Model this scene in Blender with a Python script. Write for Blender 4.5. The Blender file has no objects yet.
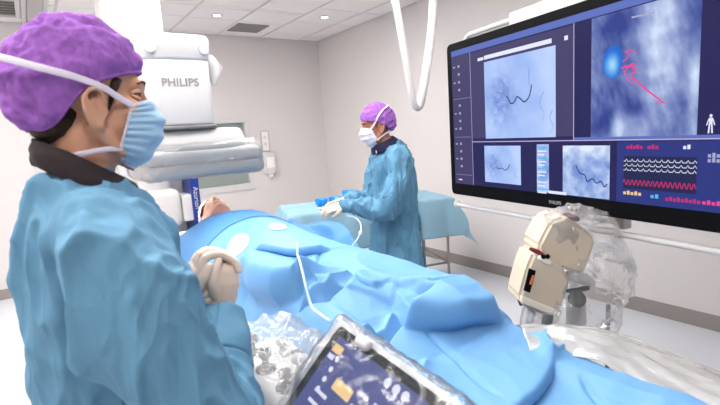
import bpy, bmesh, math, random
import numpy as np
from mathutils import Vector, Matrix, noise, Euler

random.seed(7)
S = bpy.context.scene
COL = S.collection

# ------------------------------------------------------------------ camera
F_PX = 463.3
YAW, PITCH, ROLL = 0.60527, 0.15185, -0.06728
CAM = np.array([-3.703, -6.179, 1.53])
cy, sy, cp, sp = math.cos(YAW), math.sin(YAW), math.cos(PITCH), math.sin(PITCH)
FWD = np.array([sy*cp, cy*cp, -sp]); RT0 = np.array([cy, -sy, 0.0]); UP0 = np.cross(RT0, FWD)
c_, s_ = math.cos(ROLL), math.sin(ROLL)
RT = c_*RT0 + s_*UP0; UP = -s_*RT0 + c_*UP0
cam = bpy.data.cameras.new('camera'); camo = bpy.data.objects.new('camera', cam); COL.objects.link(camo)
cam.sensor_width = 36.0; cam.lens = 36.0*F_PX/720.0; cam.clip_start = 0.02
m = Matrix([[RT[i], UP[i], -FWD[i], CAM[i]] for i in range(3)]+[[0, 0, 0, 1]])
camo.matrix_world = m
cam.dof.use_dof = True; cam.dof.focus_distance = 2.3; cam.dof.aperture_fstop = 5.0
S.camera = camo

def at(x, y, X=None, Y=None, Z=None):
    """survey helper: where the sight line through a picture point meets a plane of the room"""
    d = FWD + RT*(x-360)/F_PX + UP*(202.5-y)/F_PX
    t = (X-CAM[0])/d[0] if X is not None else (Y-CAM[1])/d[1] if Y is not None else (Z-CAM[2])/d[2]
    return CAM + t*d

# ------------------------------------------------------------------ world and exposure
w = bpy.data.worlds.new('world'); S.world = w; w.use_nodes = True
w.node_tree.nodes['Background'].inputs[0].default_value = (0.9, 0.93, 1, 1)
w.node_tree.nodes['Background'].inputs[1].default_value = 0.3
vs = S.view_settings
vs.view_transform = 'Standard'; vs.look = 'None'; vs.gamma = 1.0; vs.use_curve_mapping = False
vs.exposure = 0.33
S.cycles.use_denoising = True
S.cycles.max_bounces = 10; S.cycles.transparent_max_bounces = 16
S.cycles.sample_clamp_indirect = 6.0
PANEL_STRENGTH = 19.0

# ------------------------------------------------------------------ materials
MATS = {}
def lin(*c):
    return tuple(((v/255)/12.92 if v/255 <= 0.04045 else ((v/255+0.055)/1.055)**2.4) for v in c)
def mat(name, rgb, rough=0.6, spec=0.5, metal=0.0, noise_amt=0.0, noise_scale=20.0, bump=0.0, bump_scale=60.0,
        emit=0.0, sheen=0.0, sss=0.0, coat=0.0, stretch=None, wrinkle=None):
    m = bpy.data.materials.new(name); m.use_nodes = True
    nt = m.node_tree; b = nt.nodes['Principled BSDF']
    b.inputs['Base Color'].default_value = (*rgb, 1); b.inputs['Roughness'].default_value = rough
    b.inputs['Metallic'].default_value = metal; b.inputs['Specular IOR Level'].default_value = spec
    if coat: b.inputs['Coat Weight'].default_value = coat; b.inputs['Coat Roughness'].default_value = 0.08
    if sheen: b.inputs['Sheen Weight'].default_value = sheen
    if sss:
        b.inputs['Subsurface Weight'].default_value = sss; b.inputs['Subsurface Scale'].default_value = 0.01
        b.inputs['Subsurface Radius'].default_value = (1.0, 0.4, 0.25)
    if emit:
        b.inputs['Emission Color'].default_value = (*rgb, 1); b.inputs['Emission Strength'].default_value = emit
    tc = nt.nodes.new('ShaderNodeTexCoord')
    src = tc.outputs['Object']
    if stretch:
        mp = nt.nodes.new('ShaderNodeMapping'); mp.inputs['Scale'].default_value = stretch
        nt.links.new(src, mp.inputs[0]); src = mp.outputs[0]
    n = nt.nodes.new('ShaderNodeTexNoise'); n.inputs['Scale'].default_value = noise_scale; n.inputs['Detail'].default_value = 4
    nt.links.new(src, n.inputs['Vector'])
    mx = nt.nodes.new('ShaderNodeMix'); mx.data_type = 'RGBA'
    k = max(noise_amt, 0.01)
    mx.inputs[6].default_value = (*[max(0, v*(1-k)) for v in rgb], 1); mx.inputs[7].default_value = (*[min(1, v*(1+k)) for v in rgb], 1)
    nt.links.new(n.outputs['Fac'], mx.inputs[0]); nt.links.new(mx.outputs[2], b.inputs['Base Color'])
    if bump:
        n2 = nt.nodes.new('ShaderNodeTexNoise'); n2.inputs['Scale'].default_value = bump_scale; n2.inputs['Detail'].default_value = 5
        nt.links.new(src, n2.inputs['Vector'])
        bp = nt.nodes.new('ShaderNodeBump'); bp.inputs['Strength'].default_value = bump; bp.inputs['Distance'].default_value = 0.01
        nt.links.new(n2.outputs['Fac'], bp.inputs['Height']); nt.links.new(bp.outputs[0], b.inputs['Normal'])
        if wrinkle:
            wsc, wst, rot, sc3 = wrinkle
            mp = nt.nodes.new('ShaderNodeMapping'); mp.inputs['Rotation'].default_value = rot; mp.inputs['Scale'].default_value = sc3
            nt.links.new(tc.outputs['Object'], mp.inputs[0])
            n3 = nt.nodes.new('ShaderNodeTexNoise'); n3.inputs['Scale'].default_value = wsc; n3.inputs['Detail'].default_value = 2.5; n3.inputs['Distortion'].default_value = 0.7
            nt.links.new(mp.outputs[0], n3.inputs['Vector'])
            a1 = nt.nodes.new('ShaderNodeMath'); a1.operation = 'SUBTRACT'; a1.inputs[1].default_value = 0.5; nt.links.new(n3.outputs['Fac'], a1.inputs[0])
            a2 = nt.nodes.new('ShaderNodeMath'); a2.operation = 'ABSOLUTE'; nt.links.new(a1.outputs[0], a2.inputs[0])
            bp2 = nt.nodes.new('ShaderNodeBump'); bp2.inputs['Strength'].default_value = wst; bp2.inputs['Distance'].default_value = 0.06; bp2.invert = True
            nt.links.new(a2.outputs[0], bp2.inputs['Height']); nt.links.new(bp.outputs[0], bp2.inputs['Normal']); nt.links.new(bp2.outputs[0], b.inputs['Normal'])
    MATS[name] = m; return m

def clear_plastic(name, tint=(0.95, 0.97, 0.97), haze=0.2, rough=0.12, gloss=0.15, bump=0.4, bscale=18):
    m = bpy.data.materials.new(name); m.use_nodes = True; nt = m.node_tree
    nt.nodes.remove(nt.nodes['Principled BSDF']); out = nt.nodes['Material Output']
    tr = nt.nodes.new('ShaderNodeBsdfTransparent'); tr.inputs[0].default_value = (*tint, 1)
    df = nt.nodes.new('ShaderNodeBsdfDiffuse'); df.inputs[0].default_value = (0.9, 0.9, 0.88, 1)
    gl = nt.nodes.new('ShaderNodeBsdfGlossy'); gl.inputs['Roughness'].default_value = rough; gl.inputs[0].default_value = (1, 1, 1, 1)
    tc = nt.nodes.new('ShaderNodeTexCoord')
    n = nt.nodes.new('ShaderNodeTexNoise'); n.inputs['Scale'].default_value = bscale; n.inputs['Detail'].default_value = 6; n.inputs['Distortion'].default_value = 1.2
    nt.links.new(tc.outputs['Object'], n.inputs['Vector'])
    bp = nt.nodes.new('ShaderNodeBump'); bp.inputs['Strength'].default_value = bump; bp.inputs['Distance'].default_value = 0.02
    nt.links.new(n.outputs['Fac'], bp.inputs['Height']); nt.links.new(bp.outputs[0], gl.inputs['Normal']); nt.links.new(bp.outputs[0], df.inputs['Normal'])
    m1 = nt.nodes.new('ShaderNodeMixShader'); m1.inputs[0].default_value = haze
    nt.links.new(tr.outputs[0], m1.inputs[1]); nt.links.new(df.outputs[0], m1.inputs[2])
    fr = nt.nodes.new('ShaderNodeFresnel'); fr.inputs[0].default_value = 1.45; nt.links.new(bp.outputs[0], fr.inputs['Normal'])
    ad = nt.nodes.new('ShaderNodeMath'); ad.operation = 'MULTIPLY_ADD'; ad.inputs[1].default_value = 0.9; ad.inputs[2].default_value = gloss
    nt.links.new(fr.outputs[0], ad.inputs[0])
    m2 = nt.nodes.new('ShaderNodeMixShader'); nt.links.new(ad.outputs[0], m2.inputs[0])
    nt.links.new(m1.outputs[0], m2.inputs[1]); nt.links.new(gl.outputs[0], m2.inputs[2])
    nt.links.new(m2.outputs[0], out.inputs[0]); MATS[name] = m; return m

mat('wall', lin(222, 216, 214), 0.55, 0.3, noise_amt=0.015, noise_scale=3, bump=0.02, bump_scale=300)
mat('floor', lin(216, 219, 226), 0.35, 0.4, noise_amt=0.04, noise_scale=60)
mat('tile', lin(246, 241, 239), 0.8, 0.2, noise_amt=0.03, noise_scale=150, bump=0.08, bump_scale=250)
mat('grid', lin(222, 216, 214), 0.5)
mat('baseboard', lin(150, 142, 138), 0.5, noise_amt=0.04)
mat('vent', lin(150, 146, 142), 0.6)
mat('machine_white', lin(206, 203, 202), 0.45, 0.4, noise_amt=0.01)
mat('white_plastic', lin(214, 211, 210), 0.4, 0.5, noise_amt=0.01)
mat('seam_grey', lin(120, 118, 118), 0.5)
mat('band_grey', lin(186, 180, 178), 0.4)
mat('logo_grey', lin(150, 146, 146), 0.5)
mat('blue_strip', lin(10, 50, 135), 0.35, coat=0.3)
mat('glass', lin(150, 160, 156), 0.12, 0.5, noise_amt=0.05, noise_scale=2)
mat('steel', lin(165, 160, 156), 0.3, metal=0.9)
mat('black', (0.004, 0.004, 0.005), 0.5, 0.06)
mat('dark_grey', lin(60, 58, 58), 0.45)
mat('gown', lin(100, 147, 176), 0.7, 0.2, noise_amt=0.06, noise_scale=6, bump=0.12, bump_scale=45, wrinkle=(5.0, 0.9, (0, 0.5, 0.2), (1.3, 1.3, 0.45)))
mat('gown_far', lin(98, 148, 178), 0.7, 0.2, noise_amt=0.07, noise_scale=12, bump=0.2, bump_scale=28, wrinkle=(9.0, 0.9, (0, 0.3, 0.2), (1.3, 1.3, 0.5)))
mat('drape', lin(108, 160, 208), 0.5, 0.3, noise_amt=0.03, noise_scale=8, bump=0.06, bump_scale=35)
mat('sheet', lin(78, 136, 190), 0.55, 0.3, noise_amt=0.04, noise_scale=8, bump=0.06, bump_scale=35)
mat('table_cloth', lin(142, 180, 198), 0.6, 0.3, noise_amt=0.05, noise_scale=7, bump=0.2, bump_scale=22, wrinkle=(4.0, 0.35, (0, 0, 0.4), (1, 1.4, 0.8)))
mat('window_film', lin(252, 244, 244), 0.4)
mat('cap', lin(156, 102, 184), 0.85, 0.1, noise_amt=0.30, noise_scale=120, bump=0.3, bump_scale=160, stretch=(1, 1, 0.5))
mat('cap_white', lin(232, 230, 235), 0.85, 0.1, noise_amt=0.06, noise_scale=60, bump=0.3)
mat('mask', lin(176, 212, 240), 0.8, 0.1, noise_amt=0.05, noise_scale=40, bump=0.08, bump_scale=120)
mat('mask_white', lin(222, 224, 232), 0.8, 0.1, noise_amt=0.04, noise_scale=40)
mat('strap', lin(232, 222, 236), 0.7, 0.2)
mat('skin', lin(222, 168, 138), 0.5, 0.35, noise_amt=0.12, noise_scale=30, sss=0.15)
mat('skin_far', lin(190, 130, 104), 0.5, 0.35, noise_amt=0.15, noise_scale=30, sss=0.1)
mat('skin_patient', lin(244, 192, 172), 0.5, 0.3, noise_amt=0.15, noise_scale=35, sss=0.1)
mat('hair', lin(52, 36, 28), 0.6, 0.3, noise_amt=0.35, noise_scale=250, bump=0.5, bump_scale=300)
mat('eye_white', lin(176, 164, 156), 0.2)
mat('iris', lin(60, 40, 30), 0.1)
mat('collar_dark', lin(50, 40, 42), 0.7, 0.2, noise_amt=0.2, noise_scale=40, bump=0.2)
mat('collar_navy', lin(38, 34, 62), 0.65, 0.2, noise_amt=0.2, noise_scale=30, bump=0.2)
mat('glove', lin(236, 214, 196), 0.45, 0.3, noise_amt=0.05, noise_scale=30, sss=0.1, bump=0.06, bump_scale=60)
mat('trouser', lin(60, 90, 140), 0.8)
mat('shoe', lin(235, 235, 235), 0.5)
mat('bowl', lin(20, 150, 240), 0.35, 0.5)
mat('gauze', lin(245, 245, 245), 0.8, bump=0.3)
mat('tube', lin(205, 232, 248), 0.2, 0.5)
mat('cream', lin(210, 196, 174), 0.45, 0.4, noise_amt=0.03)
mat('cream_light', lin(238, 228, 212), 0.45, 0.4)
mat('maroon', lin(120, 30, 48), 0.4)
mat('orange', lin(226, 120, 70), 0.5)
mat('hose', lin(216, 211, 209), 0.5)
mat('mattress', lin(60, 62, 66), 0.6)
mat('control_grey', lin(205, 205, 208), 0.4)
mat('lamp_glow', (1.0, 0.97, 0.93), 0.5, emit=8.0)
clear_plastic('bag_plastic', tint=(1, 1, 1), haze=0.16, rough=0.12, gloss=0.02, bump=0.5, bscale=18)
clear_plastic('tablet_plastic', tint=(1, 1, 1), haze=0.05, rough=0.1, gloss=0.015, bump=0.35, bscale=12)
clear_plastic('cover_plastic', haze=0.13, rough=0.15, gloss=0.02, bump=0.7, bscale=16)
clear_plastic('wrap_white', tint=(1, 1, 1), haze=0.22, rough=0.15, gloss=0.0, bump=0.3, bscale=14)
clear_plastic('sheet_plastic', tint=(.98, .98, .96), haze=0.42, rough=0.15, gloss=0.06, bump=0.35, bscale=9)

def glow(name, rgb, strength=1.0, tex=None):
    """self-lit picture element of a display; tex = (scale, second colour, contrast_low, contrast_high)"""
    m = bpy.data.materials.new(name); m.use_nodes = True; nt = m.node_tree
    b = nt.nodes['Principled BSDF']; b.inputs['Base Color'].default_value = (0.01, 0.01, 0.012, 1); b.inputs['Roughness'].default_value = 0.35
    b.inputs['Specular IOR Level'].default_value = 0.04
    b.inputs['Emission Strength'].default_value = strength*(0.80 if strength < 2 else 1.0); b.inputs['Emission Color'].default_value = (*rgb, 1)
    if tex:
        sc, rgb2, lo, hi = tex
        tc = nt.nodes.new('ShaderNodeTexCoord'); n = nt.nodes.new('ShaderNodeTexNoise')
        n.inputs['Scale'].default_value = sc; n.inputs['Detail'].default_value = 5; n.inputs['Roughness'].default_value = 0.62; n.inputs['Distortion'].default_value = 0.6
        nt.links.new(tc.outputs['Object'], n.inputs['Vector'])
        r = nt.nodes.new('ShaderNodeValToRGB'); r.color_ramp.elements[0].position = lo; r.color_ramp.elements[1].position = hi
        r.color_ramp.elements[0].color = (*rgb2, 1); r.color_ramp.elements[1].color = (*rgb, 1)
        nt.links.new(n.outputs['Fac'], r.inputs[0]); nt.links.new(r.outputs[0], b.inputs['Emission Color'])
    MATS[name] = m; return m
glow('led', (1, 0.97, 0.94), PANEL_STRENGTH)  # glow of the added ceiling fill panels
glow('scr_navy', lin(30, 28, 84))
glow('scr_purple', lin(66, 60, 104))
glow('scr_blue', lin(92, 112, 190))
glow('scr_xray', lin(176, 204, 255), 1.0, (7, lin(136, 166, 232), 0.35, 0.65))
glow('scr_xray2', lin(214, 228, 255), 1.0, (5.5, lin(66, 98, 178), 0.36, 0.62))
glow('scr_xray3', lin(190, 212, 252), 1.0, (10, lin(120, 152, 224), 0.35, 0.62))
glow('scr_white', lin(232, 234, 255))
_m = glow('scr_picture', (1, 1, 1)); _a = _m.node_tree.nodes.new('ShaderNodeVertexColor'); _a.layer_name = 'picture'
_m.node_tree.links.new(_a.outputs[0], _m.node_tree.nodes['Principled BSDF'].inputs['Emission Color'])
glow('scr_line', lin(190, 180, 226))
glow('scr_vessel', lin(40, 52, 100))
glow('scr_vessel_soft', lin(112, 136, 200))
glow('scr_magenta', lin(235, 70, 150))
glow('scr_red', lin(200, 40, 110))
glow('scr_kidney', lin(28, 112, 214), 1.0, (16, lin(120, 205, 255), 0.62, 0.40))
glow('scr_cyan', lin(80, 190, 240))
glow('scr_ecg', lin(28, 34, 78))
glow('scr_ecgframe', lin(40, 52, 128))
glow('scr_icon', lin(170, 170, 205))
glow('tab_blue', lin(84, 92, 158), 0.9, (5, lin(60, 66, 128), 0.3, 0.7))
glow('tab_orange', lin(246, 206, 140))
glow('tab_white', lin(226, 228, 245))

# ------------------------------------------------------------------ object helpers
def tag(o, label=None, cat=None, group=None, kind=None):
    if label: o['label'] = label
    if cat: o['category'] = cat
    if group: o['group'] = group
    if kind: o['kind'] = kind
    return o
def link(name, me, m, parent=None, smooth=False, loc=None):
    o = bpy.data.objects.new(name, me); COL.objects.link(o)
    if m is not None and len(me.materials) == 0: me.materials.append(MATS[m] if isinstance(m, str) else m)
    if parent is not None: o.parent = parent
    if loc is not None: o.location = loc
    if smooth and len(me.polygons): me.polygons.foreach_set('use_smooth', [True]*len(me.polygons))
    return o
def bobj(name, bm, m, parent=None, smooth=False, loc=None):
    me = bpy.data.meshes.new(name); bmesh.ops.recalc_face_normals(bm, faces=bm.faces); bm.to_mesh(me); bm.free()
    return link(name, me, m, parent, smooth, loc)
def empty(name, loc=(0, 0, 0), rz=0):
    o = bpy.data.objects.new(name, None); COL.objects.link(o); o.location = loc; o.rotation_euler = (0, 0, rz); o.empty_display_size = 0.1
    return o
def box(bm, lo, hi, bevel=0.0, seg=2, rot=None):
    c = [(a+b)/2 for a, b in zip(lo, hi)]; s = [abs(b-a) for a, b in zip(lo, hi)]
    r = bmesh.ops.create_cube(bm, size=1.0)
    vs_ = r['verts']; bmesh.ops.scale(bm, vec=s, verts=vs_)
    if bevel:
        es = list({e for v in vs_ for e in v.link_edges})
        rb = bmesh.ops.bevel(bm, geom=es, offset=bevel, segments=seg, affect='EDGES', profile=0.5)
        vs_ = list({v for f in rb['faces'] for v in f.verts} | {v for v in vs_ if v.is_valid})
    if rot is not None: bmesh.ops.rotate(bm, verts=vs_, cent=(0, 0, 0), matrix=rot)
    bmesh.ops.translate(bm, vec=c, verts=vs_); return vs_
def frames(pts, up=(0, 0, 1)):
    """parallel-transported frames along a polyline"""
    P = [Vector(p) for p in pts]; T = []
    for i in range(len(P)):
        t = (P[min(i+1, len(P)-1)]-P[max(i-1, 0)]); T.append(t.normalized())
    u = Vector(up)
    if abs(u.dot(T[0])) > 0.95: u = Vector((1, 0, 0)) if abs(T[0].x) < 0.9 else Vector((0, 1, 0))
    out = []
    n = (u - T[0]*u.dot(T[0])).normalized()
    for i in range(len(P)):
        n = (n - T[i]*n.dot(T[i])).normalized(); b = T[i].cross(n); out.append((P[i], n, b))
    return out
def limb(bm, pts, radii, seg=14, up=(0, 0, 1), cap=True, round_cap=True):
    """closed tube; radius may be a number or (along up-axis, sideways)"""
    fr = frames(pts, up); rings = []
    R = [(r, r) if not isinstance(r, (tuple, list)) else r for r in radii]
    L = []
    if round_cap:
        p, n, b = fr[0]; t = n.cross(b).normalized(); d = (Vector(pts[0])-Vector(pts[1])).normalized(); a0, b0 = R[0]; q = min(a0, b0)
        L += [(p+d*q*0.85, n, b, a0*0.5, b0*0.5), (p+d*q*0.5, n, b, a0*0.86, b0*0.86)]
    L += [(p, n, b, R[i][0], R[i][1]) for i, (p, n, b) in enumerate(fr)]
    if round_cap:
        p, n, b = fr[-1]; d = (Vector(pts[-1])-Vector(pts[-2])).normalized(); a0, b0 = R[-1]; q = min(a0, b0)
        L += [(p+d*q*0.5, n, b, a0*0.86, b0*0.86), (p+d*q*0.85, n, b, a0*0.5, b0*0.5)]
    for p, n, b, ra, rb in L:
        rings.append([bm.verts.new(p+n*(ra*math.cos(2*math.pi*k/seg))+b*(rb*math.sin(2*math.pi*k/seg))) for k in range(seg)])
    for A, B in zip(rings[:-1], rings[1:]):
        for k in range(seg): bm.faces.new((A[k], A[(k+1) % seg], B[(k+1) % seg], B[k]))
    if cap:
        bm.faces.new(list(reversed(rings[0]))); bm.faces.new(rings[-1])
    return rings
def ball(bm, c, r, seg=16):
    rr = (r, r, r) if not isinstance(r, (tuple, list)) else r
    q = bmesh.ops.create_uvsphere(bm, u_segments=seg, v_segments=max(8, seg//2), radius=1.0)
    bmesh.ops.scale(bm, vec=rr, verts=q['verts']); bmesh.ops.translate(bm, vec=c, verts=q['verts']); return q['verts']
def lathe(bm, prof, seg=24, c=(0, 0, 0)):
    rings = []
    for r, z in prof:
        rings.append([bm.verts.new((c[0]+r*math.cos(2*math.pi*k/seg), c[1]+r*math.sin(2*math.pi*k/seg), c[2]+z)) for k in range(seg)])
    for A, B in zip(rings[:-1], rings[1:]):
        for k in range(seg): bm.faces.new((A[k], A[(k+1) % seg], B[(k+1) % seg], B[k]))
    bm.faces.new(list(reversed(rings[0]))); bm.faces.new(rings[-1])
def smooth_curve(pts, n=8):
    """Catmull-Rom through the points"""
    P = [np.array(p, float) for p in pts]; P = [2*P[0]-P[1]]+P+[2*P[-1]-P[-2]]; out = []
    for i in range(1, len(P)-2):
        for k in range(n):
            t = k/n; a, b, c, d = P[i-1:i+3]
            out.append(0.5*((2*b)+(-a+c)*t+(2*a-5*b+4*c-d)*t*t+(-a+3*b-3*c+d)*t**3))
    out.append(P[-2]); return out
def tube_obj(name, pts, r, m, parent=None, seg=10, n=8):
    bm = bmesh.new(); q = smooth_curve(pts, n) if n else pts
    limb(bm, q, [r]*len(q), seg, round_cap=False); return bobj(name, bm, m, parent, True)
def remeshed(bm, voxel, smooth=3, name='blob'):
    """one continuous surface out of overlapping closed shapes: returns (verts, polys)"""
    me = bpy.data.meshes.new(name); bmesh.ops.recalc_face_normals(bm, faces=bm.faces); bm.to_mesh(me); bm.free()
    o = bpy.data.objects.new(name, me); COL.objects.link(o)
    md = o.modifiers.new('r', 'REMESH'); md.mode = 'VOXEL'; md.voxel_size = voxel; md.adaptivity = 0.0
    dg = bpy.context.evaluated_depsgraph_get(); ev = o.evaluated_get(dg)
    out = bpy.data.meshes.new_from_object(ev)
    bpy.data.objects.remove(o); bpy.data.meshes.remove(me)
    co = np.empty(len(out.vertices)*3); out.vertices.foreach_get('co', co); co = co.reshape(-1, 3)
    lap(out, co, smooth)
    return out, co
def lap(me, co, it, lam=0.55):
    e = np.empty(len(me.edges)*2, int); me.edges.foreach_get('vertices', e); e = e.reshape(-1, 2)
    deg = np.bincount(e.ravel(), minlength=len(co)).astype(float)[:, None]; deg[deg == 0] = 1
    for _ in range(it):
        acc = np.zeros_like(co)
        for k in range(3):
            acc[:, k] = np.bincount(e[:, 0], co[e[:, 1], k], len(co))+np.bincount(e[:, 1], co[e[:, 0], k], len(co))
        co += lam*(acc/deg-co)
    return co
def normals(me, co):
    me.vertices.foreach_set('co', co.ravel()); me.update()
    n = np.empty(len(co)*3); me.vertex_normals.foreach_get('vector', n); return n.reshape(-1, 3)
def finish(name, me, co, m, parent=None):
    me.vertices.foreach_set('co', co.ravel()); me.update(); me.materials.clear()
    return link(name, me, m, parent, True)
def fnoise(co, scale=(1, 1, 1), off=(0, 0, 0), ridged=False):
    q = co*np.array(scale)+np.array(off)
    v = np.array([noise.noise(Vector(p)) for p in q])
    return 1-2.6*np.sqrt(np.abs(v)*.9+.002) if ridged else v
def grid_obj(name, f, nu, nv, m, parent=None, thick=0.0, smooth=True):
    """surface f(u, v), u and v in 0..1, as one mesh"""
    V = [f(i/nu, j/nv) for i in range(nu+1) for j in range(nv+1)]
    Fs = [(i*(nv+1)+j, (i+1)*(nv+1)+j, (i+1)*(nv+1)+j+1, i*(nv+1)+j+1) for i in range(nu) for j in range(nv)]
    me = bpy.data.meshes.new(name); me.from_pydata([tuple(v) for v in V], [], Fs); me.update()
    o = link(name, me, m, parent, smooth)
    if thick:
        s = o.modifiers.new('thickness', 'SOLIDIFY'); s.thickness = thick; s.offset = 0
    return o
def text_obj(name, s, size, m, parent, mw, extrude=0.0006, bold=0.0, space=1.0):
    cu = bpy.data.curves.new(name, 'FONT'); cu.body = s; cu.size = size; cu.align_x = 'CENTER'; cu.align_y = 'CENTER'
    cu.extrude = extrude; cu.offset = bold; cu.space_character = space
    o = bpy.data.objects.new(name, cu); COL.objects.link(o)
    me = bpy.data.meshes.new_from_object(o.evaluated_get(bpy.context.evaluated_depsgraph_get()))
    bpy.data.objects.remove(o); bpy.data.curves.remove(cu)
    me.transform(mw); me.materials.clear()
    return link(name, me, m, parent)
def basis(o, x, y, z):
    return Matrix((( x[0], y[0], z[0], o[0]), (x[1], y[1], z[1], o[1]), (x[2], y[2], z[2], o[2]), (0, 0, 0, 1)))

# ================================================================== the room
H = 2.895; RX0, RX1, RY0, RY1 = -6.6, 0.0, -9.4, 0.0
def slab(name, lo, hi, m, parent=None):
    bm = bmesh.new(); box(bm, lo, hi); return tag(bobj(name, bm, m, parent), kind='structure')
slab('floor', (RX0-.15, RY0-.15, -.12), (RX1+.15, RY1+.15, 0), 'floor')
slab('wall_right', (0, RY0, 0), (.15, RY1, H+.2), 'wall')
slab('wall_left', (RX0-.15, RY0, 0), (RX0, RY1, H+.2), 'wall')
slab('wall_front', (RX0-.15, RY0-.15, 0), (RX1+.15, RY0, H+.2), 'wall')
# back wall with a window opening
WX0, WX1, WZ0, WZ1 = -2.02, -1.27, 0.92, 1.757
bm = bmesh.new()
box(bm, (RX0-.15, 0, 0), (WX0, .15, H+.2)); box(bm, (WX1, 0, 0), (.15, .15, H+.2))
box(bm, (WX0, 0, 0), (WX1, .15, WZ0)); box(bm, (WX0, 0, WZ1), (WX1, .15, H+.2))
tag(bobj('wall_back', bm, 'wall'), kind='structure')
slab('baseboard_right', (-.014, RY0, 0), (0, RY1-.014, .11), 'baseboard')
slab('baseboard_back', (RX0, -.014, 0), (RX1, 0, .11), 'baseboard')
slab('baseboard_left', (RX0, RY0, 0), (RX0+.014, RY1-.014, .11), 'baseboard')
win = empty('window_1', (0, 0, 0)); tag(win, kind='structure')
bm = bmesh.new(); box(bm, (WX0, .05, WZ0), (WX1, .06, WZ1)); bobj('pane', bm, 'glass', win)
fr = []
bm = bmesh.new()
for lo, hi in (((WX0-.07, -.012, WZ0-.07), (WX1+.07, 0, WZ0)), ((WX0-.07, -.012, WZ1), (WX1+.07, 0, WZ1+.05)),
               ((WX0-.07, -.012, WZ0), (WX0, 0, WZ1)), ((WX1, -.012, WZ0), (WX1+.07, 0, WZ1))):
    box(bm, lo, hi, .003)
bobj('window_frame', bm, 'white_plastic', win)
bm = bmesh.new(); box(bm, (WX0-.08, -.02, WZ0-.085), (WX1+.08, 0, WZ0-.07), .003); bobj('window_sill', bm, 'grid', win)
# sliding door left of the window: its leaf and dark gap
dr = empty('door_1', (0, 0, 0)); tag(dr, kind='structure')
bm = bmesh.new(); box(bm, (-2.70, -.016, .02), (-2.25, -.0005, 2.15), .003); bobj('door_leaf', bm, 'white_plastic', dr)
bm = bmesh.new(); box(bm, (-2.735, -.01, .02), (-2.705, -.0005, 2.15)); bobj('door_gap', bm, 'seam_grey', dr)
bm = bmesh.new(); box(bm, (-3.70, -.016, .02), (-2.74, -.0005, 2.15), .003); bobj('door_leaf', bm, 'white_plastic', dr)
# ceiling: slab, tiles with recessed joints
ceil = slab('ceiling', (RX0-.15, RY0-.15, H+.012), (RX1+.15, RY1+.15, H+.2), 'grid')
tile_cache = {}
ADDED_LIGHTS = [(-5.4, -1.7), (-4.2, -1.7), (-2.42, -2.2), (-1.82, -2.2), (-5.4, -3.4), (-4.2, -3.4), (-3.62, -3.4), (-2.42, -3.4), (-4.2, -4.6), (-3.02, -4.6), (-1.82, -4.6), (-3.62, -6.4), (-4.8, -5.2)]  # unseen panels added to brighten the walls, the table and the man
xs = sorted({0.0, -.32} | {round(-.92-.6*k, 3) for k in range(10)} | {RX0})
def ylines(right):
    a = [0.0]+([-.40, -1.0, -1.6] if right else [-.19, -.79, -1.25, -1.33])
    y = a[-1]
    while y-.6 > RY0: y -= .6; a.append(round(y, 3))
    a.append(RY0); return a
def tile(x0, x1, y0, y1):
    g = .012; key = (round(x1-x0, 3), round(y1-y0, 3))
    if key not in tile_cache:
        bm = bmesh.new(); box(bm, (g, g, 0), (key[0]-g, key[1]-g, .011), .004, 1)
        me = bpy.data.meshes.new('ceiling_tile'); bmesh.ops.recalc_face_normals(bm, faces=bm.faces); bm.to_mesh(me); bm.free(); me.materials.append(MATS['tile']); tile_cache[key] = me
    link('ceiling_tile', tile_cache[key], None, ceil, loc=(x0, y0, H))
light_cells = []
for i in range(len(xs)-1):
    x0, x1 = xs[i], xs[i+1]; ys = sorted(ylines(x1 > -.9))
    for j in range(len(ys)-1):
        y0, y1 = ys[j], ys[j+1]
        if x1-x0 < .06 or y1-y0 < .05: continue
        lit = any(x0 <= lx < x1 and y0 <= ly < y1 for lx, ly in ADDED_LIGHTS)
        if lit: light_cells.append((x0, x1, y0, y1))
        else: tile(x0, x1, y0, y1)
for k, (x0, x1, y0, y1) in enumerate(light_cells):
    r = empty('ceiling_light', ((x0+x1)/2, (y0+y1)/2, H)); a, b = (x1-x0)/2-.012, (y1-y0)/2-.012
    tag(r, 'square white LED panel recessed in the tiled ceiling, outside the picture', 'ceiling light', 'recessed LED ceiling panels')
    bm = bmesh.new()
    for lo, hi in (((-a, -b, 0), (a, -b+.02, .011)), ((-a, b-.02, 0), (a, b, .011)), ((-a, -b+.02, 0), (-a+.02, b-.02, .011)), ((a-.02, -b+.02, 0), (a, b-.02, .011))): box(bm, lo, hi)
    bobj('frame', bm, 'white_plastic', r)
    bm = bmesh.new(); box(bm, (-a+.02, -b+.02, .003), (a-.02, b-.02, .010)); bobj('diffuser', bm, 'led', r)
# two small downlights and a vent
for (x, y), lab in (((-1.831, -.963), 'small round recessed downlight glowing above the column of the x-ray machine'), ((-.656, -1.299), 'small round recessed downlight glowing near the corner of the ceiling')):
    r = empty('downlight', (x, y, H)); tag(r, lab, 'downlight', 'ceiling downlights')
    bm = bmesh.new(); lathe(bm, [(.035, -.001), (.062, -.001), (.065, -.006), (.055, -.009), (.04, -.008), (.036, -.004)], 24); bobj('trim_ring', bm, 'white_plastic', r, True)
    bm = bmesh.new(); lathe(bm, [(.001, -.007), (.038, -.007), (.038, -.003), (.001, -.003)], 20); bobj('lens', bm, 'lamp_glow', r)
v = empty('ceiling_vent', (-1.29, -.5, H)); tag(v, 'square grey slatted air vent in the white tiled ceiling', 'vent')
bm = bmesh.new(); box(bm, (-.2, -.2, -.002), (.2, .2, 0)); bobj('backing', bm, 'vent', v)
for k in range(9):
    bm = bmesh.new(); box(bm, (-.19, -.185+.041*k, -.008), (.19, -.165+.041*k, -.003)); bobj('slat', bm, 'vent', v)
bm = bmesh.new()
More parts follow.
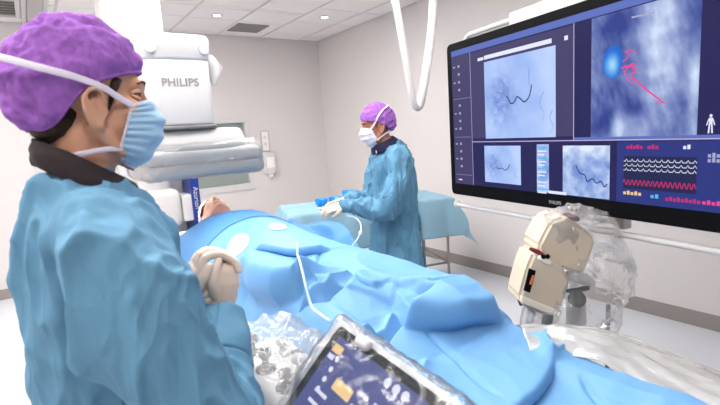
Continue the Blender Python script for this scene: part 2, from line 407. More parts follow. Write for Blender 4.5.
for lo, hi in (((-.2, -.2, -.01), (.2, -.19, -.002)), ((-.2, .19, -.01), (.2, .2, -.002)), ((-.2, -.19, -.01), (-.19, .19, -.002)), ((.19, -.19, -.01), (.2, .19, -.002))): box(bm, lo, hi)
bobj('frame', bm, 'vent', v)
# ceiling rails and a dark vent far left above the purple cap
rl = empty('ceiling_rail', (-3.49, 0, H)); tag(rl, 'grey ceiling rail running to the back wall above the purple cap', 'rail')
bm = bmesh.new(); box(bm, (-.06, -3.0, -.05), (.06, -.02, -.001), .004); bobj('profile', bm, 'band_grey', rl)
for s in (-1, 1):
    bm = bmesh.new(); box(bm, (s*.085-.02, -3.0, -.03), (s*.085+.02, -.02, -.001), .004); bobj('flange', bm, 'white_plastic', rl)
v2 = empty('return_vent', (-3.85, -.62, H)); tag(v2, 'dark grey return air grille in the ceiling at the upper left corner', 'vent')
bm = bmesh.new(); box(bm, (-.22, -.3, -.004), (.22, .3, 0)); bobj('backing', bm, 'dark_grey', v2)
bm = bmesh.new()
for lo, hi in (((-.25, -.33, -.02), (.25, -.29, 0)), ((-.25, .29, -.02), (.25, .33, 0)), ((-.25, -.29, -.02), (-.21, .29, 0)), ((.21, -.29, -.02), (.25, .29, 0))): box(bm, lo, hi, .003)
bobj('frame', bm, 'white_plastic', v2)
for k in range(6):
    bm = bmesh.new(); box(bm, (-.205, -.26+.1*k, -.014), (.205, -.235+.1*k, -.005)); bobj('slat', bm, 'vent', v2)

# wall dispensers on the back wall
d1 = empty('sign_holder', (-.987, 0, 1.485)); tag(d1, 'narrow framed notice holder on the white back wall above the dispenser', 'sign holder')
bm = bmesh.new()
for lo, hi in (((-.062, -.012, -.145), (-.05, 0, .145)), ((.05, -.012, -.145), (.062, 0, .145)), ((-.05, -.012, .133), (.05, 0, .145)), ((-.05, -.012, -.145), (.05, 0, -.133))): box(bm, lo, hi)
bobj('frame', bm, 'band_grey', d1)
bm = bmesh.new(); box(bm, (-.05, -.006, -.133), (.05, 0, .133)); bobj('panel', bm, 'tile', d1)
bm = bmesh.new(); box(bm, (-.02, -.008, .03), (.02, -.006, .07)); bobj('mark', bm, 'grid', d1)
bm = bmesh.new(); box(bm, (-.02, -.008, -.06), (.02, -.006, -.02)); bobj('mark', bm, 'grid', d1)
d2 = empty('glove_dispenser', (-.975, 0, 1.16)); tag(d2, 'pale plastic dispenser on the back wall below the notice holder', 'dispenser')  # soap dispenser, spout at the bottom
bm = bmesh.new(); box(bm, (-.085, -.1, -.14), (.085, 0, .17), .02, 3); bobj('body', bm, 'white_plastic', d2, True)
bm = bmesh.new(); box(bm, (-.04, -.085, -.185), (.04, -.02, -.13), .015, 2); bobj('spout', bm, 'tile', d2, True)
bm = bmesh.new(); box(bm, (-.06, -.104, -.05), (.06, -.098, .1), .002); bobj('front_panel', bm, 'tile', d2)

# ================================================================== drape height model
XC, ZT = -2.87, 0.93
def interp(x, xp, fp):
    return np.interp(x, xp, fp)
BY = [-6.6, -6.1, -5.75, -5.45, -5.28, -5.18, -4.95, -4.7, -4.35, -4.1, -3.85, -3.65, -3.52, -3.42]
BH = [.00, .00, .005, .010, .03, .085, .115, .13, .162, .188, .198, .168, .12, .07]
def noise_arr(x, y, sx, sy, off):
    sh = np.shape(x); X = np.ravel(x)*sx; Y = np.ravel(y)*sy
    return np.array([noise.noise(Vector((a, b, off))) for a, b in zip(X, Y)]).reshape(sh)
def seg_dist(px_, py_, A, B):
    ax, ay = A; bx, by = B; dx, dy = bx-ax, by-ay; L = dx*dx+dy*dy
    t = np.clip(((px_-ax)*dx+(py_-ay)*dy)/L, 0, 1)
    qx, qy = px_-(ax+t*dx), py_-(ay+t*dy)
    sgn = np.sign((px_-ax)*dy-(py_-ay)*dx)
    return np.hypot(qx, qy), sgn, t
def poly_dist(x, y, pts):
    best = None; n = len(pts)-1
    for i in range(n):
        d, s, t = seg_dist(x, y, pts[i], pts[i+1]); tt = (i+t)/n
        if best is None: best = [d, s, tt]
        else:
            k = d < best[0]; best = [np.where(k, d, best[0]), np.where(k, s, best[1]), np.where(k, tt, best[2])]
    return best
def surv(pts, z):
    out = []
    for a, b in pts:
        zz = z
        for _ in range(12):
            p = at(a, b, Z=zz); zz = .5*zz+.5*float(np.clip(drape_z(p[0:1], p[1:2], False)[0], .88, 1.2))
        out.append((float(p[0]), float(p[1])))
    return out
CREASES = []   # (polyline xy, kind, amplitude, width, reach, overhang)
def crease(pts, z, kind, amp, width, reach=.25, hang=0.0): CREASES.append((surv(pts, z), kind, amp, width, reach, hang))
def drape_xy(x, y):
    """sideways slip of folded layers: the upper layer laps over the lower one"""
    dx, dy = np.zeros_like(x), np.zeros_like(y)
    for pts, kind, amp, wd, reach, hang in CREASES:
        if not hang: continue
        d, s, tt = poly_dist(x, y, pts); fade = np.sin(np.pi*np.clip(tt, 0.0, 1.0))**.7
        A, B = np.array(pts[0]), np.array(pts[-1]); t = (B-A)/np.linalg.norm(B-A); left = np.array([-t[1], t[0]])
        high = -1 if amp > 0 else 1                      # side of the line that lies higher
        w_ = fade*hang*np.where(s == high, np.exp(-(d/.05)**2), np.exp(-(d/.012)**2))
        n_ = -left if amp > 0 else left
        dx += n_[0]*w_; dy += n_[1]*w_
    return dx, dy
def drape_z(x, y, detail=True):
    h = interp(y, BY, BH); t = (x-XC)
    wl = interp(y, [-6.2, -5.2, -4.4, -3.9, -3.5], [.29, .29, .29, .29, .26])
    q = np.clip(np.abs(t)/wl, 0, 1.0)
    pw = interp(y, [-5.2, -4.85, -4.6, -4.3, -3.9], [5, 4, 2.3, 1.9, 2.3])
    prof = (1-q**pw)**.75
    z = ZT+.03+h*prof+interp(y, [-6.4, -5.5, -5.36, -5.26], [-.055, -.045, -.04, 0])
    # fall over the table sides
    e = np.abs(t)-.245
    z = z-np.where(e > 0, np.minimum(e*e*22, e*5), 0)
    if detail:
        for pts, kind, amp, wd, reach, hang in CREASES:
            d, s, tt = poly_dist(x, y, pts)
            fade = np.clip(np.minimum(tt, 1-tt)*6, 0, 1) if kind != 'step' else np.clip(np.minimum(tt, 1-tt)*8+.15, 0, 1)
            if kind == 'ridge': z = z+amp*fade*np.exp(-np.abs(d)/wd)
            elif kind == 'valley': z = z-amp*fade*np.exp(-(d/wd)**2)
            else: z = z+amp*fade*.5*(1+np.tanh(-s*d/wd))*np.exp(-(d/reach)**2)
        leg = np.clip((-4.5-y)/.4, 0, 1)
        n1 = 1-2*np.abs(noise_arr(x+.3*y, y-.2*x, 5.5, 3.6, 2.1)); n2 = 1-2*np.abs(noise_arr(x-.5*y, y+.4*x, 11, 8, 7.7))
        z = z+(.004+.005*leg)*n1+(.0015+.0015*leg)*n2
    return z
crease([(252, 272), (275, 264), (300, 258), (332, 251)], 1.05, 'step', .034, .006, .055, .036)
crease([(240, 320), (242, 295), (246, 275)], 1.0, 'step', -.060, .007, .08, .035)
crease([(246, 275), (262, 292), (285, 298), (305, 297)], 1.0, 'step', .095, .008, .10, .055)
crease([(307, 272), (306, 300)], 1.01, 'step', .020, .004, .06, .012)
crease([(300, 305), (330, 288), (356, 276)], 1.03, 'ridge', .035, .020)
crease([(356, 276), (366, 284), (378, 290)], 1.03, 'step', .022, .005, .05, .02)
crease([(300, 335), (330, 305), (345, 290)], 1.0, 'step', -.055, .005, .10, .03)
crease([(345, 290), (395, 296)], 1.02, 'step', .016, .005, .08)
crease([(352, 345), (385, 322), (395, 300)], .99, 'ridge', .028, .020)
crease([(385, 350), (415, 322), (437, 303)], .98, 'step', -.065, .005, .14, .03)
crease([(410, 328), (455, 325), (502, 320)], .965, 'step', .074, .007, .16, .05)
crease([(425, 326), (457, 362), (492, 396)], .925, 'valley', .012, .007)
crease([(457, 362), (500, 330)], .925, 'ridge', .008, .014)
crease([(553, 361), (525, 385), (492, 407), (460, 430)], .92, 'step', -.032, .004, .3, .04)
crease([(540, 338), (548, 352), (556, 362)], .92, 'ridge', .035, .014)
crease([(556, 362), (570, 352), (590, 356)], .91, 'ridge', .015, .014)
crease([(580, 372), (600, 395), (620, 410)], .90, 'valley', .012, .008)
crease([(430, 360), (420, 385), (440, 400)], .93, 'ridge', .02, .02)
crease([(380, 285), (430, 296), (500, 305)], 1.02, 'valley', .007, .008)
crease([(320, 253), (318, 270)], 1.08, 'valley', .008, .005)
# ------------------------------------------------------------------ operating table (under the drape)
tb = empty('operating_table', (XC, -4.6, 0)); tag(tb, 'long patient table hidden under the blue surgical drape', 'operating table')
bm = bmesh.new(); box(bm, (-.235, -1.75, .76), (.235, 1.55, .81), .02); bobj('table_top', bm, 'control_grey', tb)
bm = bmesh.new(); box(bm, (-.235, -1.72, .81), (.235, 1.53, .848), .018, 3); bobj('mattress', bm, 'mattress', tb, True)
bm = bmesh.new(); box(bm, (-.2, -.95, .12), (.2, -.35, .76), .04, 3); bobj('pedestal', bm, 'white_plastic', tb, True)
bm = bmesh.new(); box(bm, (-.3, -1.2, 0), (.3, -.1, .12), .03, 3); bobj('base', bm, 'control_grey', tb, True)
for s in (-1, 1):
    bm = bmesh.new(); box(bm, (s*.245-.008, -1.6, .77), (s*.245+.008, 1.2, .795), .003); bobj('side_rail', bm, 'steel', tb)

# main drape
def drape_grid(name, y0, y1, ny, tmin, tmax, nx, lift, m, skirt=.25, ymod=None, detail=True):
    Y, T = np.meshgrid(np.linspace(y0, y1, ny), np.linspace(tmin, tmax, nx), indexing='ij')
    # T is a cloth coordinate: beyond the table edge it runs down the side
    edge = .28
    over = np.maximum(np.abs(T)-edge, 0)
    X = XC+np.sign(T)*(np.minimum(np.abs(T), edge)+.35*np.minimum(over, .06)+.04*np.maximum(over-.06, 0))
    if ymod is not None: Y = ymod(Y, T)
    Z = drape_z(X, Y, detail)-np.maximum(over-.02, 0)*.97+lift
    sx_, sy2 = drape_xy(X, Y); X, Y = X+sx_, Y+sy2
    wob = noise_arr(Y, T*0, 5, 1, 3.3)*.5+noise_arr(Y, T, 14, 2, 8.3)*.3
    X = X+np.sign(T)*np.clip(over/.1, 0, 1)*(wob*.035+.02)
    me = bpy.data.meshes.new(name); V = np.stack([X, Y, Z], -1).reshape(-1, 3)
    i, j = np.meshgrid(np.arange(ny-1), np.arange(nx-1), indexing='ij'); a = (i*nx+j).ravel()
    me.from_pydata(V.tolist(), [], np.stack([a, a+1, a+nx+1, a+nx], -1).tolist()); me.update()
    o = link(name, me, m, None, True)
    s = o.modifiers.new('thickness', 'SOLIDIFY'); s.thickness = .002; s.offset = -1
    return o
dp = drape_grid('surgical_drape', -6.2, -3.9, 620, -.54, .54, 270, 0.0, 'drape')
tag(dp, 'large light blue surgical drape with folds covering the patient and table', 'drape')
up_ = drape_grid('chest_sheet', -4.06, -3.45, 110, -.56, .60, 170, .004, 'sheet', ymod=lambda Y, T: Y+.10*np.clip((T-.1)/.5, -0.2, 1)**2*np.clip((Y+3.8)/.3, -1, 1))
tag(up_, 'mid blue sheet across the chest of the patient below the chin', 'drape')
so = smooth_curve([(-2.44, -3.62, 1.01), (-2.38, -3.76, 1.015), tuple(at(342, 224, X=-2.32)), tuple(at(351, 238, X=-2.36)), tuple(at(360, 252, X=-2.41)), tuple(at(370, 270, X=-2.46))], 8)
si = smooth_curve([(-2.62, -3.60, 1.02), (-2.61, -3.78, 1.0), (-2.60, -3.95, .93), (-2.585, -4.12, .88), (-2.575, -4.30, .85), (-2.56, -4.50, .83)], 8)
def ssf(u, v):
    k = u*(len(so)-1); i = min(int(k), len(so)-2); t = k-i
    a = si[i]*(1-t)+si[i+1]*t; b = so[i]*(1-t)+so[i+1]*t; p = a*(1-v)+b*v
    sag = .05*math.sin(v*math.pi)*(.3+u)
    return (p[0]+.012*noise.noise(Vector((u*5, v*3, 1))), p[1], p[2]-sag+.022*(1-2.4*abs(noise.noise(Vector((u*4+v, v*2.5, 7)))))*min(1, v*3))
tag(grid_obj('side_sheet', ssf, 70, 30, 'sheet', None, .002), 'mid blue sheet edge held up between the table and the hands of the nurse', 'drape')
for (px_, py_, rx, ry) in ((237, 236, .050, .085), (278, 228.5, .040, .055)):
    c = at(px_, py_, Z=1.125)
    def f(u, v, c=c, rx=rx, ry=ry):
        a = 2*math.pi*u; x = c[0]+rx*v*math.cos(a)+.35*rx*v*math.sin(a); y = c[1]+ry*v*math.sin(a)
        return (x, y, float(drape_z(np.array([x]), np.array([y]))[0])+.004)
    grid_obj('adhesive_window', f, 28, 6, 'window_film', dp)['label'] = 'white oval adhesive window'

# ================================================================== people
def head_shapes(bm, ears=True):
    """head in its own frame: faces +X, up Z, origin between the ears"""
    ball(bm, (-.014, 0, .048), (.098, .076, .088), 24)
    ball(bm, (.030, 0, -.018), (.064, .062, .085), 20)
    ball(bm, (.030, 0, -.078), (.056, .052, .040), 16)
    ball(bm, (.072, 0, -.098), (.022, .024, .020), 12)
    limb(bm, [(.076, -.038, .037), (.087, 0, .040), (.076, .038, .037)], [.012, .014, .012], 10)
    limb(bm, [(.088, 0, .030), (.099, 0, .006), (.112, 0, -.020)], [.008, .010, .014], 10)
    for s in (-1, 1):
        ball(bm, (.100, s*.012, -.026), (.011, .009, .009), 8)
        ball(bm, (.058, s*.044, -.012), (.030, .022, .022), 12)
        limb(bm, [(.0, s*.060, -.05), (.04, s*.048, -.088), (.07, s*.02, -.1)], [.016, .015, .014], 8)
    limb(bm, [(.086, -.022, -.060), (.096, 0, -.058), (.086, .022, -.060)], [.008, .010, .008], 8)
    if ears:
        for s in (-1, 1):
            pts = [(.010, s*.077, -.046), (-.004, s*.083, -.049), (-.016, s*.090, -.030), (-.023, s*.095, -.008), (-.012, s*.095, .014), (.006, s*.089, .012), (.012, s*.082, -.003), (.006, s*.080, -.012)]
            limb(bm, smooth_curve(pts, 3), [.005]*22, 8, round_cap=False)
            limb(bm, smooth_curve([(-.004, s*.084, -.042), (-.010, s*.087, -.022), (-.010, s*.088, -.004)], 3), [.0042]*7, 8)
            ball(bm, (-.006, s*.076, -.018), (.018, .006, .030), 10)
            ball(bm, (.004, s*.079, -.046), (.009, .006, .010), 10)
            limb(bm, smooth_curve([(.012, s*.077, -.010), (.014, s*.079, -.022), (.009, s*.077, -.034)], 3), [.0048]*7, 8)
def carve_eyes(co, c, Rm):
    """press the eye sockets into the head"""
    inv = np.array(Rm.inverted()); q = (co-np.array(c))@inv.T
    for s in (-1, 1):
        d = np.linalg.norm((q-np.array([.088, s*.034, .017]))/np.array([.03, .021, .012]), axis=1)
        q[:, 0] -= .012*np.exp(-d**2)
    return q@np.array(Rm).T+np.array(c)
def add_eyes(root, C, Rm, closed=False, brow='hair', skin='skin'):
    for s in (-1, 1):
        bm = bmesh.new(); ball(bm, (0, 0, 0), .0118, 16)
        o = bobj('eye', bm, 'skin_patient' if closed else 'eye_white', root, True); o.location = C+Rm@Vector((.0685, s*.034, .017))
        if not closed:
            bm = bmesh.new(); ball(bm, (.0098, 0, 0), (.0035, .0058, .0058), 12); io = bobj('iris', bm, 'iris', o, True); io.rotation_euler = Rm.to_euler()
            bm = bmesh.new()
            limb(bm, [(-.001, -.014, .001), (.0105, -.008, .0035), (.0145, 0, .0042), (.0105, .008, .0035), (-.001, .014, .001)], [.0016]*5, 6)
            lo = bobj('eyelash', bm, 'hair', o, True); lo.rotation_euler = Rm.to_euler()
            for zz, rr_ in ((.0085, .0052), (-.0075, .0046)):
                bm = bmesh.new(); limb(bm, [(-.004, -.014, zz*.4), (.0075, -.008, zz*.95), (.0105, 0, zz), (.0075, .008, zz*.95), (-.004, .014, zz*.4)], [rr_*.7, rr_, rr_, rr_, rr_*.7], 8)
                lo = bobj('eyelid', bm, skin, o, True); lo.rotation_euler = Rm.to_euler()
        bm = bmesh.new()
        limb(bm, [(.094, s*.012, .038), (.0925, s*.024, .043), (.085, s*.040, .0425), (.073, s*.052, .036)], [(.003, .002), (.004, .003), (.0034, .003), (.0015, .0015)], 8)
        bmesh.ops.transform(bm, matrix=Matrix.Translation(C) @ Rm.to_4x4(), verts=bm.verts); bobj('eyebrow', bm, brow, root, True)
def cap_obj(root, C, Rm, m, radii=(.128, .096, .112), center=(-.030, 0, .055), axis=(-.30, 0, .95), rim=1.72, seed=0.0, droop=.0):
    ax = Vector(axis).normalized(); e1 = Vector((ax.z, 0, -ax.x)).normalized(); e2 = ax.cross(e1)
    def f(u, v):
        az = 2*math.pi*u; aw = abs((az+math.pi) % (2*math.pi)-math.pi); th = (rim+.07*math.cos(az)+.06*math.cos(2*az)+.26*math.exp(-((aw-2.35)/.55)**2))*v
        d = ax*math.cos(th)+(e1*math.cos(az)+e2*math.sin(az))*math.sin(th)
        p = Vector((d.x*radii[0], d.y*radii[1], d.z*radii[2]))
        rimf = max(0, (v-.45)/.55)
        g = math.sin(az*27+5*noise.noise(Vector((math.cos(az)*2, math.sin(az)*2, seed))))*.0022*rimf*(1 if v < .93 else .4)
        g += .007*noise.noise(Vector((d.x*3.2+seed, d.y*3.2, d.z*5)))+.0055*(1-2.4*abs(noise.noise(Vector((d.x*3+d.z*4+seed, d.y*5, d.z*3-d.x*2)))))*(1-.5*rimf)+.0025*(1-2.4*abs(noise.noise(Vector((d.x*8+d.z*12+seed, d.y*9, d.z*7-d.x*5)))))*(1-.5*rimf)
        k = 1.0
        if v > .84: k = 1-.10*((v-.84)/.16)**1.3
        back = max(0, -math.cos(az)); p = p*(k)+d*g
        p.x -= droop*back*rimf
        return tuple(C+Rm@(Vector(center)+p))
    o = grid_obj('bouffant_cap', f, 144, 60, m, root); 
    s = o.modifiers.new('thickness', 'SOLIDIFY'); s.thickness = .0012
    # elastic band round the rim
    bm = bmesh.new(); pts = [f(k/72, .985) for k in range(72)]
    limb(bm, pts+[pts[0]], [.0035]*73, 6, round_cap=False, cap=False); bobj('elastic_band', bm, m, o, True)
    return o, f
def mask_obj(root, C, Rm, m, fold=True):
    prof = smooth_curve([(.104, 0, .012), (.124, 0, -.012), (.131, 0, -.036), (.124, 0, -.068), (.102, 0, -.104), (.072, 0, -.126)], 6)
    side = smooth_curve([(.066, .060, -.004), (.056, .066, -.020), (.050, .069, -.042), (.044, .068, -.064), (.040, .060, -.086), (.045, .040, -.110)], 6)
    n = len(prof)-1
    def f(u, v):
        k = v*n; i = min(int(k), n-1); t = k-i
        a = prof[i]*(1-t)+prof[i+1]*t; b = side[i]*(1-t)+side[i+1]*t
        s = 2*u-1; w_ = math.sqrt(max(0, 1-abs(s)**2.0))
        x = b[0]+(a[0]-b[0])*w_**.9; y = b[1]*(1 if s > 0 else -1)*abs(s)**.85; z = b[2]+(a[2]-b[2])*w_
        ple = .0028*math.sin(v*2*math.pi*4)*(w_) + .003*noise.noise(Vector((u*7, v*5, 1.3)))
        gather = .0025*math.sin(v*60)*max(0, abs(s)-.75)*4
        p = Vector((x, y, z)); nrm = Vector((w_, s*.8, 0)).normalized()
        return tuple(C+Rm@(p+nrm*(ple+gather)))
    o = grid_obj('face_mask', f, 48, 60, m, root, .0015)
    # stiff edge tapes
    for vv in (0.0, 1.0):
        bm = bmesh.new(); pts = [f(k/24, vv) for k in range(25)]; limb(bm, pts, [(.003, .0015)]*25, 6); bobj('edge_tape', bm, 'strap', o, True)
    for uu in (0.0, 1.0):
        bm = bmesh.new(); pts = [f(uu, k/24) for k in range(25)]; limb(bm, pts, [(.0035, .002)]*25, 6); bobj('side_tape', bm, 'strap', o, True)
    return o, f
def strap_obj(root, pts, wd=.0055, th=.0012):
    q = smooth_curve(pts, 8); bm = bmesh.new(); limb(bm, q, [(wd, th)]*len(q), 8, up=(0, 0, 1)); return bobj('strap', bm, 'strap', root, True)
def ring_collar(root, name, C, prof_lo, prof_hi, thick, m):
    """band round the neck between two closed loops"""
    n = 64
    def loop(P, a):
        cx, cz, rx, ry, tilt = P
        return Vector((cx+rx*math.cos(a), ry*math.sin(a), cz-tilt*math.cos(a)))
    def f(u, v):
        a = 2*math.pi*u; p = loop(prof_lo, a).lerp(loop(prof_hi, a), v)
        p += Vector((math.cos(a), math.sin(a), 0))*(.004*math.sin(v*math.pi)+.003*noise.noise(Vector((math.cos(a)*3, math.sin(a)*3, v*4))))
        return tuple(C+p)
    return grid_obj(name, f, n, 10, m, root, thick)

def finger(bm, pts, r0=.0095, r1=.0075):
    n = len(pts); q = smooth_curve(pts, 3); limb(bm, q, [r0+(r1-r0)*i/(len(q)-1) for i in range(len(q))], 10)
def relaxed_hand(bm, W, d, n, side, curl=.6, spread=.06, k=1.0):
    """hand from wrist W along d, back of hand n, side=+1 left / -1 right: palm, four unequal fingers, thumb"""
    d = Vector(d).normalized(); n = Vector(n); n = (n-d*n.dot(d)).normalized(); s = n.cross(d)*side   # s points to the thumb side... 
    W = Vector(W)
    limb(bm, [W-d*.03*k, W+d*.03*k, W+d*.085*k], [(.017*k, .027*k), (.016*k, .036*k), (.013*k, .040*k)], 14, up=n)
    for i, (o, L) in enumerate(((.030, .072), (.010, .080), (-.010, .074), (-.029, .060))):
        a = W+d*.088*k+s*o*k; L *= k; dd = (d+s*o*spread*20).normalized()
        c1, c2, c3 = curl*.6, curl*1.3, curl*1.9
        p1 = a+(dd*math.cos(c1)-n*math.sin(c1))*L*.45
        p2 = p1+(dd*math.cos(c2)-n*math.sin(c2))*L*.32
        p3 = p2+(dd*math.cos(c3)-n*math.sin(c3))*L*.23
        finger(bm, [a-d*.03*k, a, p1, p2, p3], .0095*k, .0075*k)
    t0 = W+d*.02*k+s*.022*k; t1 = W+d*.052*k+s*.048*k-n*.012*k; t2 = W+d*.082*k+s*.050*k-n*.028*k; t3 = W+d*.10*k+s*.040*k-n*.038*k
    finger(bm, [t0, t1, t2, t3], .0125*k, .0085*k)

def folds(co, me, amp, specs, seed):
    """cloth folds: ridged noise stretched along given directions, weighted"""
    n = normals(me, co); d = np.zeros(len(co))
    for (sx, sy_, sz, a, rid) in specs:
        d += a*fnoise(co, (sx, sy_, sz), (seed, seed*1.7, seed*.3), rid)
    return co+n*(amp*d)[:, None]

# ------------------------------------------------------------------ near surgeon, left foreground
MAN = Vector((-3.605, -5.13, 0))
def v3(*a): return Vector(a)
R0 = Matrix.Identity(3)
MH = MAN+v3(.007, 0, 1.620); MR = Euler((0, math.radians(5.5), math.radians(3))).to_matrix()*1.03
bm = bmesh.new(); head_shapes(bm); bmesh.ops.transform(bm, matrix=Matrix.Translation(MH-MAN) @ MR.to_4x4(), verts=bm.verts)
limb(bm, [(-.035, 0, 1.40), (-.025, 0, 1.48), (-.010, 0, 1.56)], [(.062, .062), (.058, .056), (.058, .058)], 16)
limb(bm, [(-.02, 0, .92), (-.02, 0, 1.1), (-.02, 0, 1.3), (-.03, 0, 1.39), (-.03, 0, 1.43)], [(.10, .15), (.095, .15), (.10, .165), (.07, .13), (.055, .06)], 18, up=(1, 0, 0))
MARM = {-1: [(-.015, -.185, 1.375), (.022, -.280, 1.21), (.085, -.300, 1.03), (.14, -.18, 1.075), (.197, -.055, 1.155)],
        1: [(-.01, .185, 1.375), (.03, .25, 1.20), (.06, .255, 1.04), (.10, .14, 1.09), (.150, .015, 1.16)]}
for s in (-1, 1):
    limb(bm, MARM[s], [.045, .042, .036, .032, .026], 12)
    limb(bm, [(-.02, s*.09, .95), (-.0, s*.10, .5), (-.02, s*.10, .09)], [.085, .058, .042], 14)
    limb(bm, [(-.06, s*.105, .045), (.06, s*.11, .04), (.15, s*.115, .032)], [(.045, .04), (.04, .045), (.028, .038)], 12)
me, co = remeshed(bm, .0045, 2)
co = carve_eyes(co, MH-MAN, MR)
man = finish('person', me, co, 'skin'); man.location = MAN
tag(man, 'man in purple cap and blue gown with clasped gloved hands, in the left foreground', 'person')
loc = MH-MAN
add_eyes(man, loc, MR)
# hair at temple and nape
TL4 = Matrix.Translation(loc) @ MR.to_4x4()
bm = bmesh.new(); ball(bm, (-.060, 0, -.026), (.046, .063, .056), 16); bmesh.ops.transform(bm, matrix=TL4, verts=bm.verts); bobj('hair', bm, 'hair', man, True)
for s in (-1, 1):
    bm = bmesh.new(); limb(bm, [(.036, s*.066, .040), (.027, s*.0705, .014), (.020, s*.0700, -.018)], [(.009, .0025), (.006, .0025), (.002, .0015)], 8, up=(1, 0, 0)); bmesh.ops.transform(bm, matrix=TL4, verts=bm.verts); bobj('sideburn', bm, 'hair', man, True)
mcap, capf = cap_obj(man, loc, MR, 'cap', radii=(.119, .094, .134), center=(-.014, 0, .018), axis=(-.5, 0, .866), rim=1.62, seed=2.2, droop=.0)
mmask, maskf = mask_obj(man, loc, MR, 'mask')
for s in (-1, 1):
    P = lambda x, y, z: tuple(loc+MR@Vector((x, s*y, z)))
    strap_obj(mmask, [P(.060, .064, -.006), P(.030, .079, .008), P(.010, .090, .018), P(-.030, .098, .030), P(-.09, .094, .042), P(-.14, .068, .055), P(-.172, .02, .062)], .0065, .0016)
    strap_obj(mmask, [P(.040, .061, -.086), P(.012, .064, -.088), P(-.03, .064, -.098), P(-.07, .045, -.112), P(-.088, .0, -.118)], .005, .0015)
ring_collar(man, 'thyroid_collar', v3(0, 0, 0), (.002, 1.440, .098, .098, .070), (-.012, 1.504, .076, .076, .052), .012, 'collar_dark')
bm = bmesh.new(); box(bm, (.030, -.060, 1.34), (.085, .060, 1.44), .012, 3); cb = bobj('collar_bib', bm, 'collar_navy', man, True)
# gown
bm = bmesh.new()
limb(bm, [(.02, 0, .35), (.015, 0, .6), (.005, 0, .9), (-.005, 0, 1.08), (-.005, 0, 1.22), (-.008, 0, 1.33), (-.030, 0, 1.405), (-.045, 0, 1.455), (-.048, 0, 1.485)],
     [(.22, .27), (.20, .25), (.172, .195), (.158, .175), (.148, .172), (.140, .185), (.116, .172), (.082, .105), (.066, .082)], 28, up=(1, 0, 0), round_cap=False)
for s in (-1, 1):
    A = MARM[s]; q = smooth_curve(A, 5)[:-2]; nq = len(q)
    rad = np.interp(np.linspace(0, 1, nq), [0, .2, .45, .6, .85, 1.0], [.090, .094, .090, .086, .074, .058])
    limb(bm, q, list(rad), 18)
    ball(bm, (-.01, s*.16, 1.375), (.095, .085, .075), 16)
me, co = remeshed(bm, .0065, 6)
n0 = normals(me, co)
armw = np.clip((np.abs(co[:, 1])-.17)/.08, 0, 1)
co = folds(co, me, .020, [(8, 8, 2.2, .8, True), (5, 4, 3, .6, False), (17, 16, 4.5, .45, True), (32, 30, 9, .15, True)], 3.1)
# draped folds: shoulder seam, diagonal pull lines from the shoulder to the cuff, elbow bunching
nn = normals(me, co)
def pull(A, B, amp, wd):
    global co
    A, B = np.array(A), np.array(B); ab = B-A; t = np.clip(((co-A)@ab)/(ab@ab), 0, 1)
    d = np.linalg.norm(co-(A+t[:, None]*ab), axis=1); fade = np.sin(np.pi*np.clip(t, .04, .96))**.6
    co = co+nn*(amp*fade*np.exp(-(d/wd)**2))[:, None]
pull((-.14, -.16, 1.30), (.00, -.17, 1.43), -.014, .012); pull((-.12, -.19, 1.31), (.01, -.20, 1.42), .010, .02)
pull((.0, -.30, 1.30), (.16, -.20, 1.04), .012, .03); pull((-.06, -.33, 1.13), (.06, -.28, 1.25), -.010, .010)
pull((-.04, -.34, 1.10), (.10, -.25, 1.27), .008, .018)
pull((.10, -.16, 1.30), (.20, -.12, 1.10), -.016, .018); pull((.06, -.35, 1.16), (.14, -.26, 1.0), -.012, .014)
pull((-.10, -.25, 1.28), (-.08, -.27, 1.08), .014, .02); pull((-.13, -.19, 1.32), (-.13, -.2, 1.06), .010, .03)
lap(me, co, 1)
gown = finish('surgical_gown', me, co, 'gown', man); gown['label'] = 'light blue long-sleeved surgical gown'
# sleeve cuffs (flared ends that stand open)
def cuff(root, A, B, r0, r1, m, seed):
    A, B = Vector(A), Vector(B); (p0, n_, b_), _ = frames([A, B])
    def f(u, v):
        a = 2*math.pi*u; r = r0+(r1-r0)*v; r *= 1+.12*noise.noise(Vector((math.cos(a)*1.6+seed, math.sin(a)*1.6, v*2)))+.03*math.sin(a*7+v*3)*(1-v)
        return tuple(A+(B-A)*v+n_*(r*math.cos(a))+b_*(r*math.sin(a)))
    return grid_obj('sleeve_cuff', f, 48, 14, m, root, .003)
cuff(man, (.150, -.150, 1.085), (.194, -.066, 1.150), .066, .050, 'gown', 1.0)
cuff(man, (.116, .10, 1.105), (.146, .028, 1.150), .066, .050, 'gown', 5.0)
# clasped gloved hands
bm = bmesh.new()
limb(bm, [(.196, -.055, 1.17), (.204, -.050, 1.205), (.210, -.048, 1.245), (.212, -.044, 1.268)], [(.026, .022), (.030, .022), (.038, .026), (.034, .024)], 14, up=(1, 0, 0))
for k, z in enumerate((1.270, 1.251, 1.232, 1.214)):
    L = (.0, .003, .001, -.004)[k]
    finger(bm, [(.232, -.045, z), (.240+L, -.012, z+.004), (.205, .006, z), (.174-L, -.018, z-.002), (.170-L, -.046, z-.002)], .0105, .009)
finger(bm, [(.188, -.058, 1.225), (.182, -.066, 1.255), (.192, -.062, 1.282), (.204, -.052, 1.298)], .013, .009)
me, co = remeshed(bm, .0024, 2); co[:, 2] -= .028; finish('glove', me, co, 'glove', man)
bm = bmesh.new()
limb(bm, [(.150, .010, 1.17), (.150, .004, 1.205), (.150, -.008, 1.245), (.160, -.012, 1.278)], [(.022, .026), (.020, .030), (.017, .040), (.015, .042)], 14, up=(1, 0, 0))
for k, yo in enumerate((-.046, -.025, -.004, .016)):
    L = (.0, .004, .002, -.006)[k]
    finger(bm, [(.160, yo, 1.272), (.178, yo, 1.308+L), (.210, yo-.002, 1.310+L), (.236+L, yo-.010, 1.290), (.243+L, yo-.018, 1.270)], .0105, .0088)
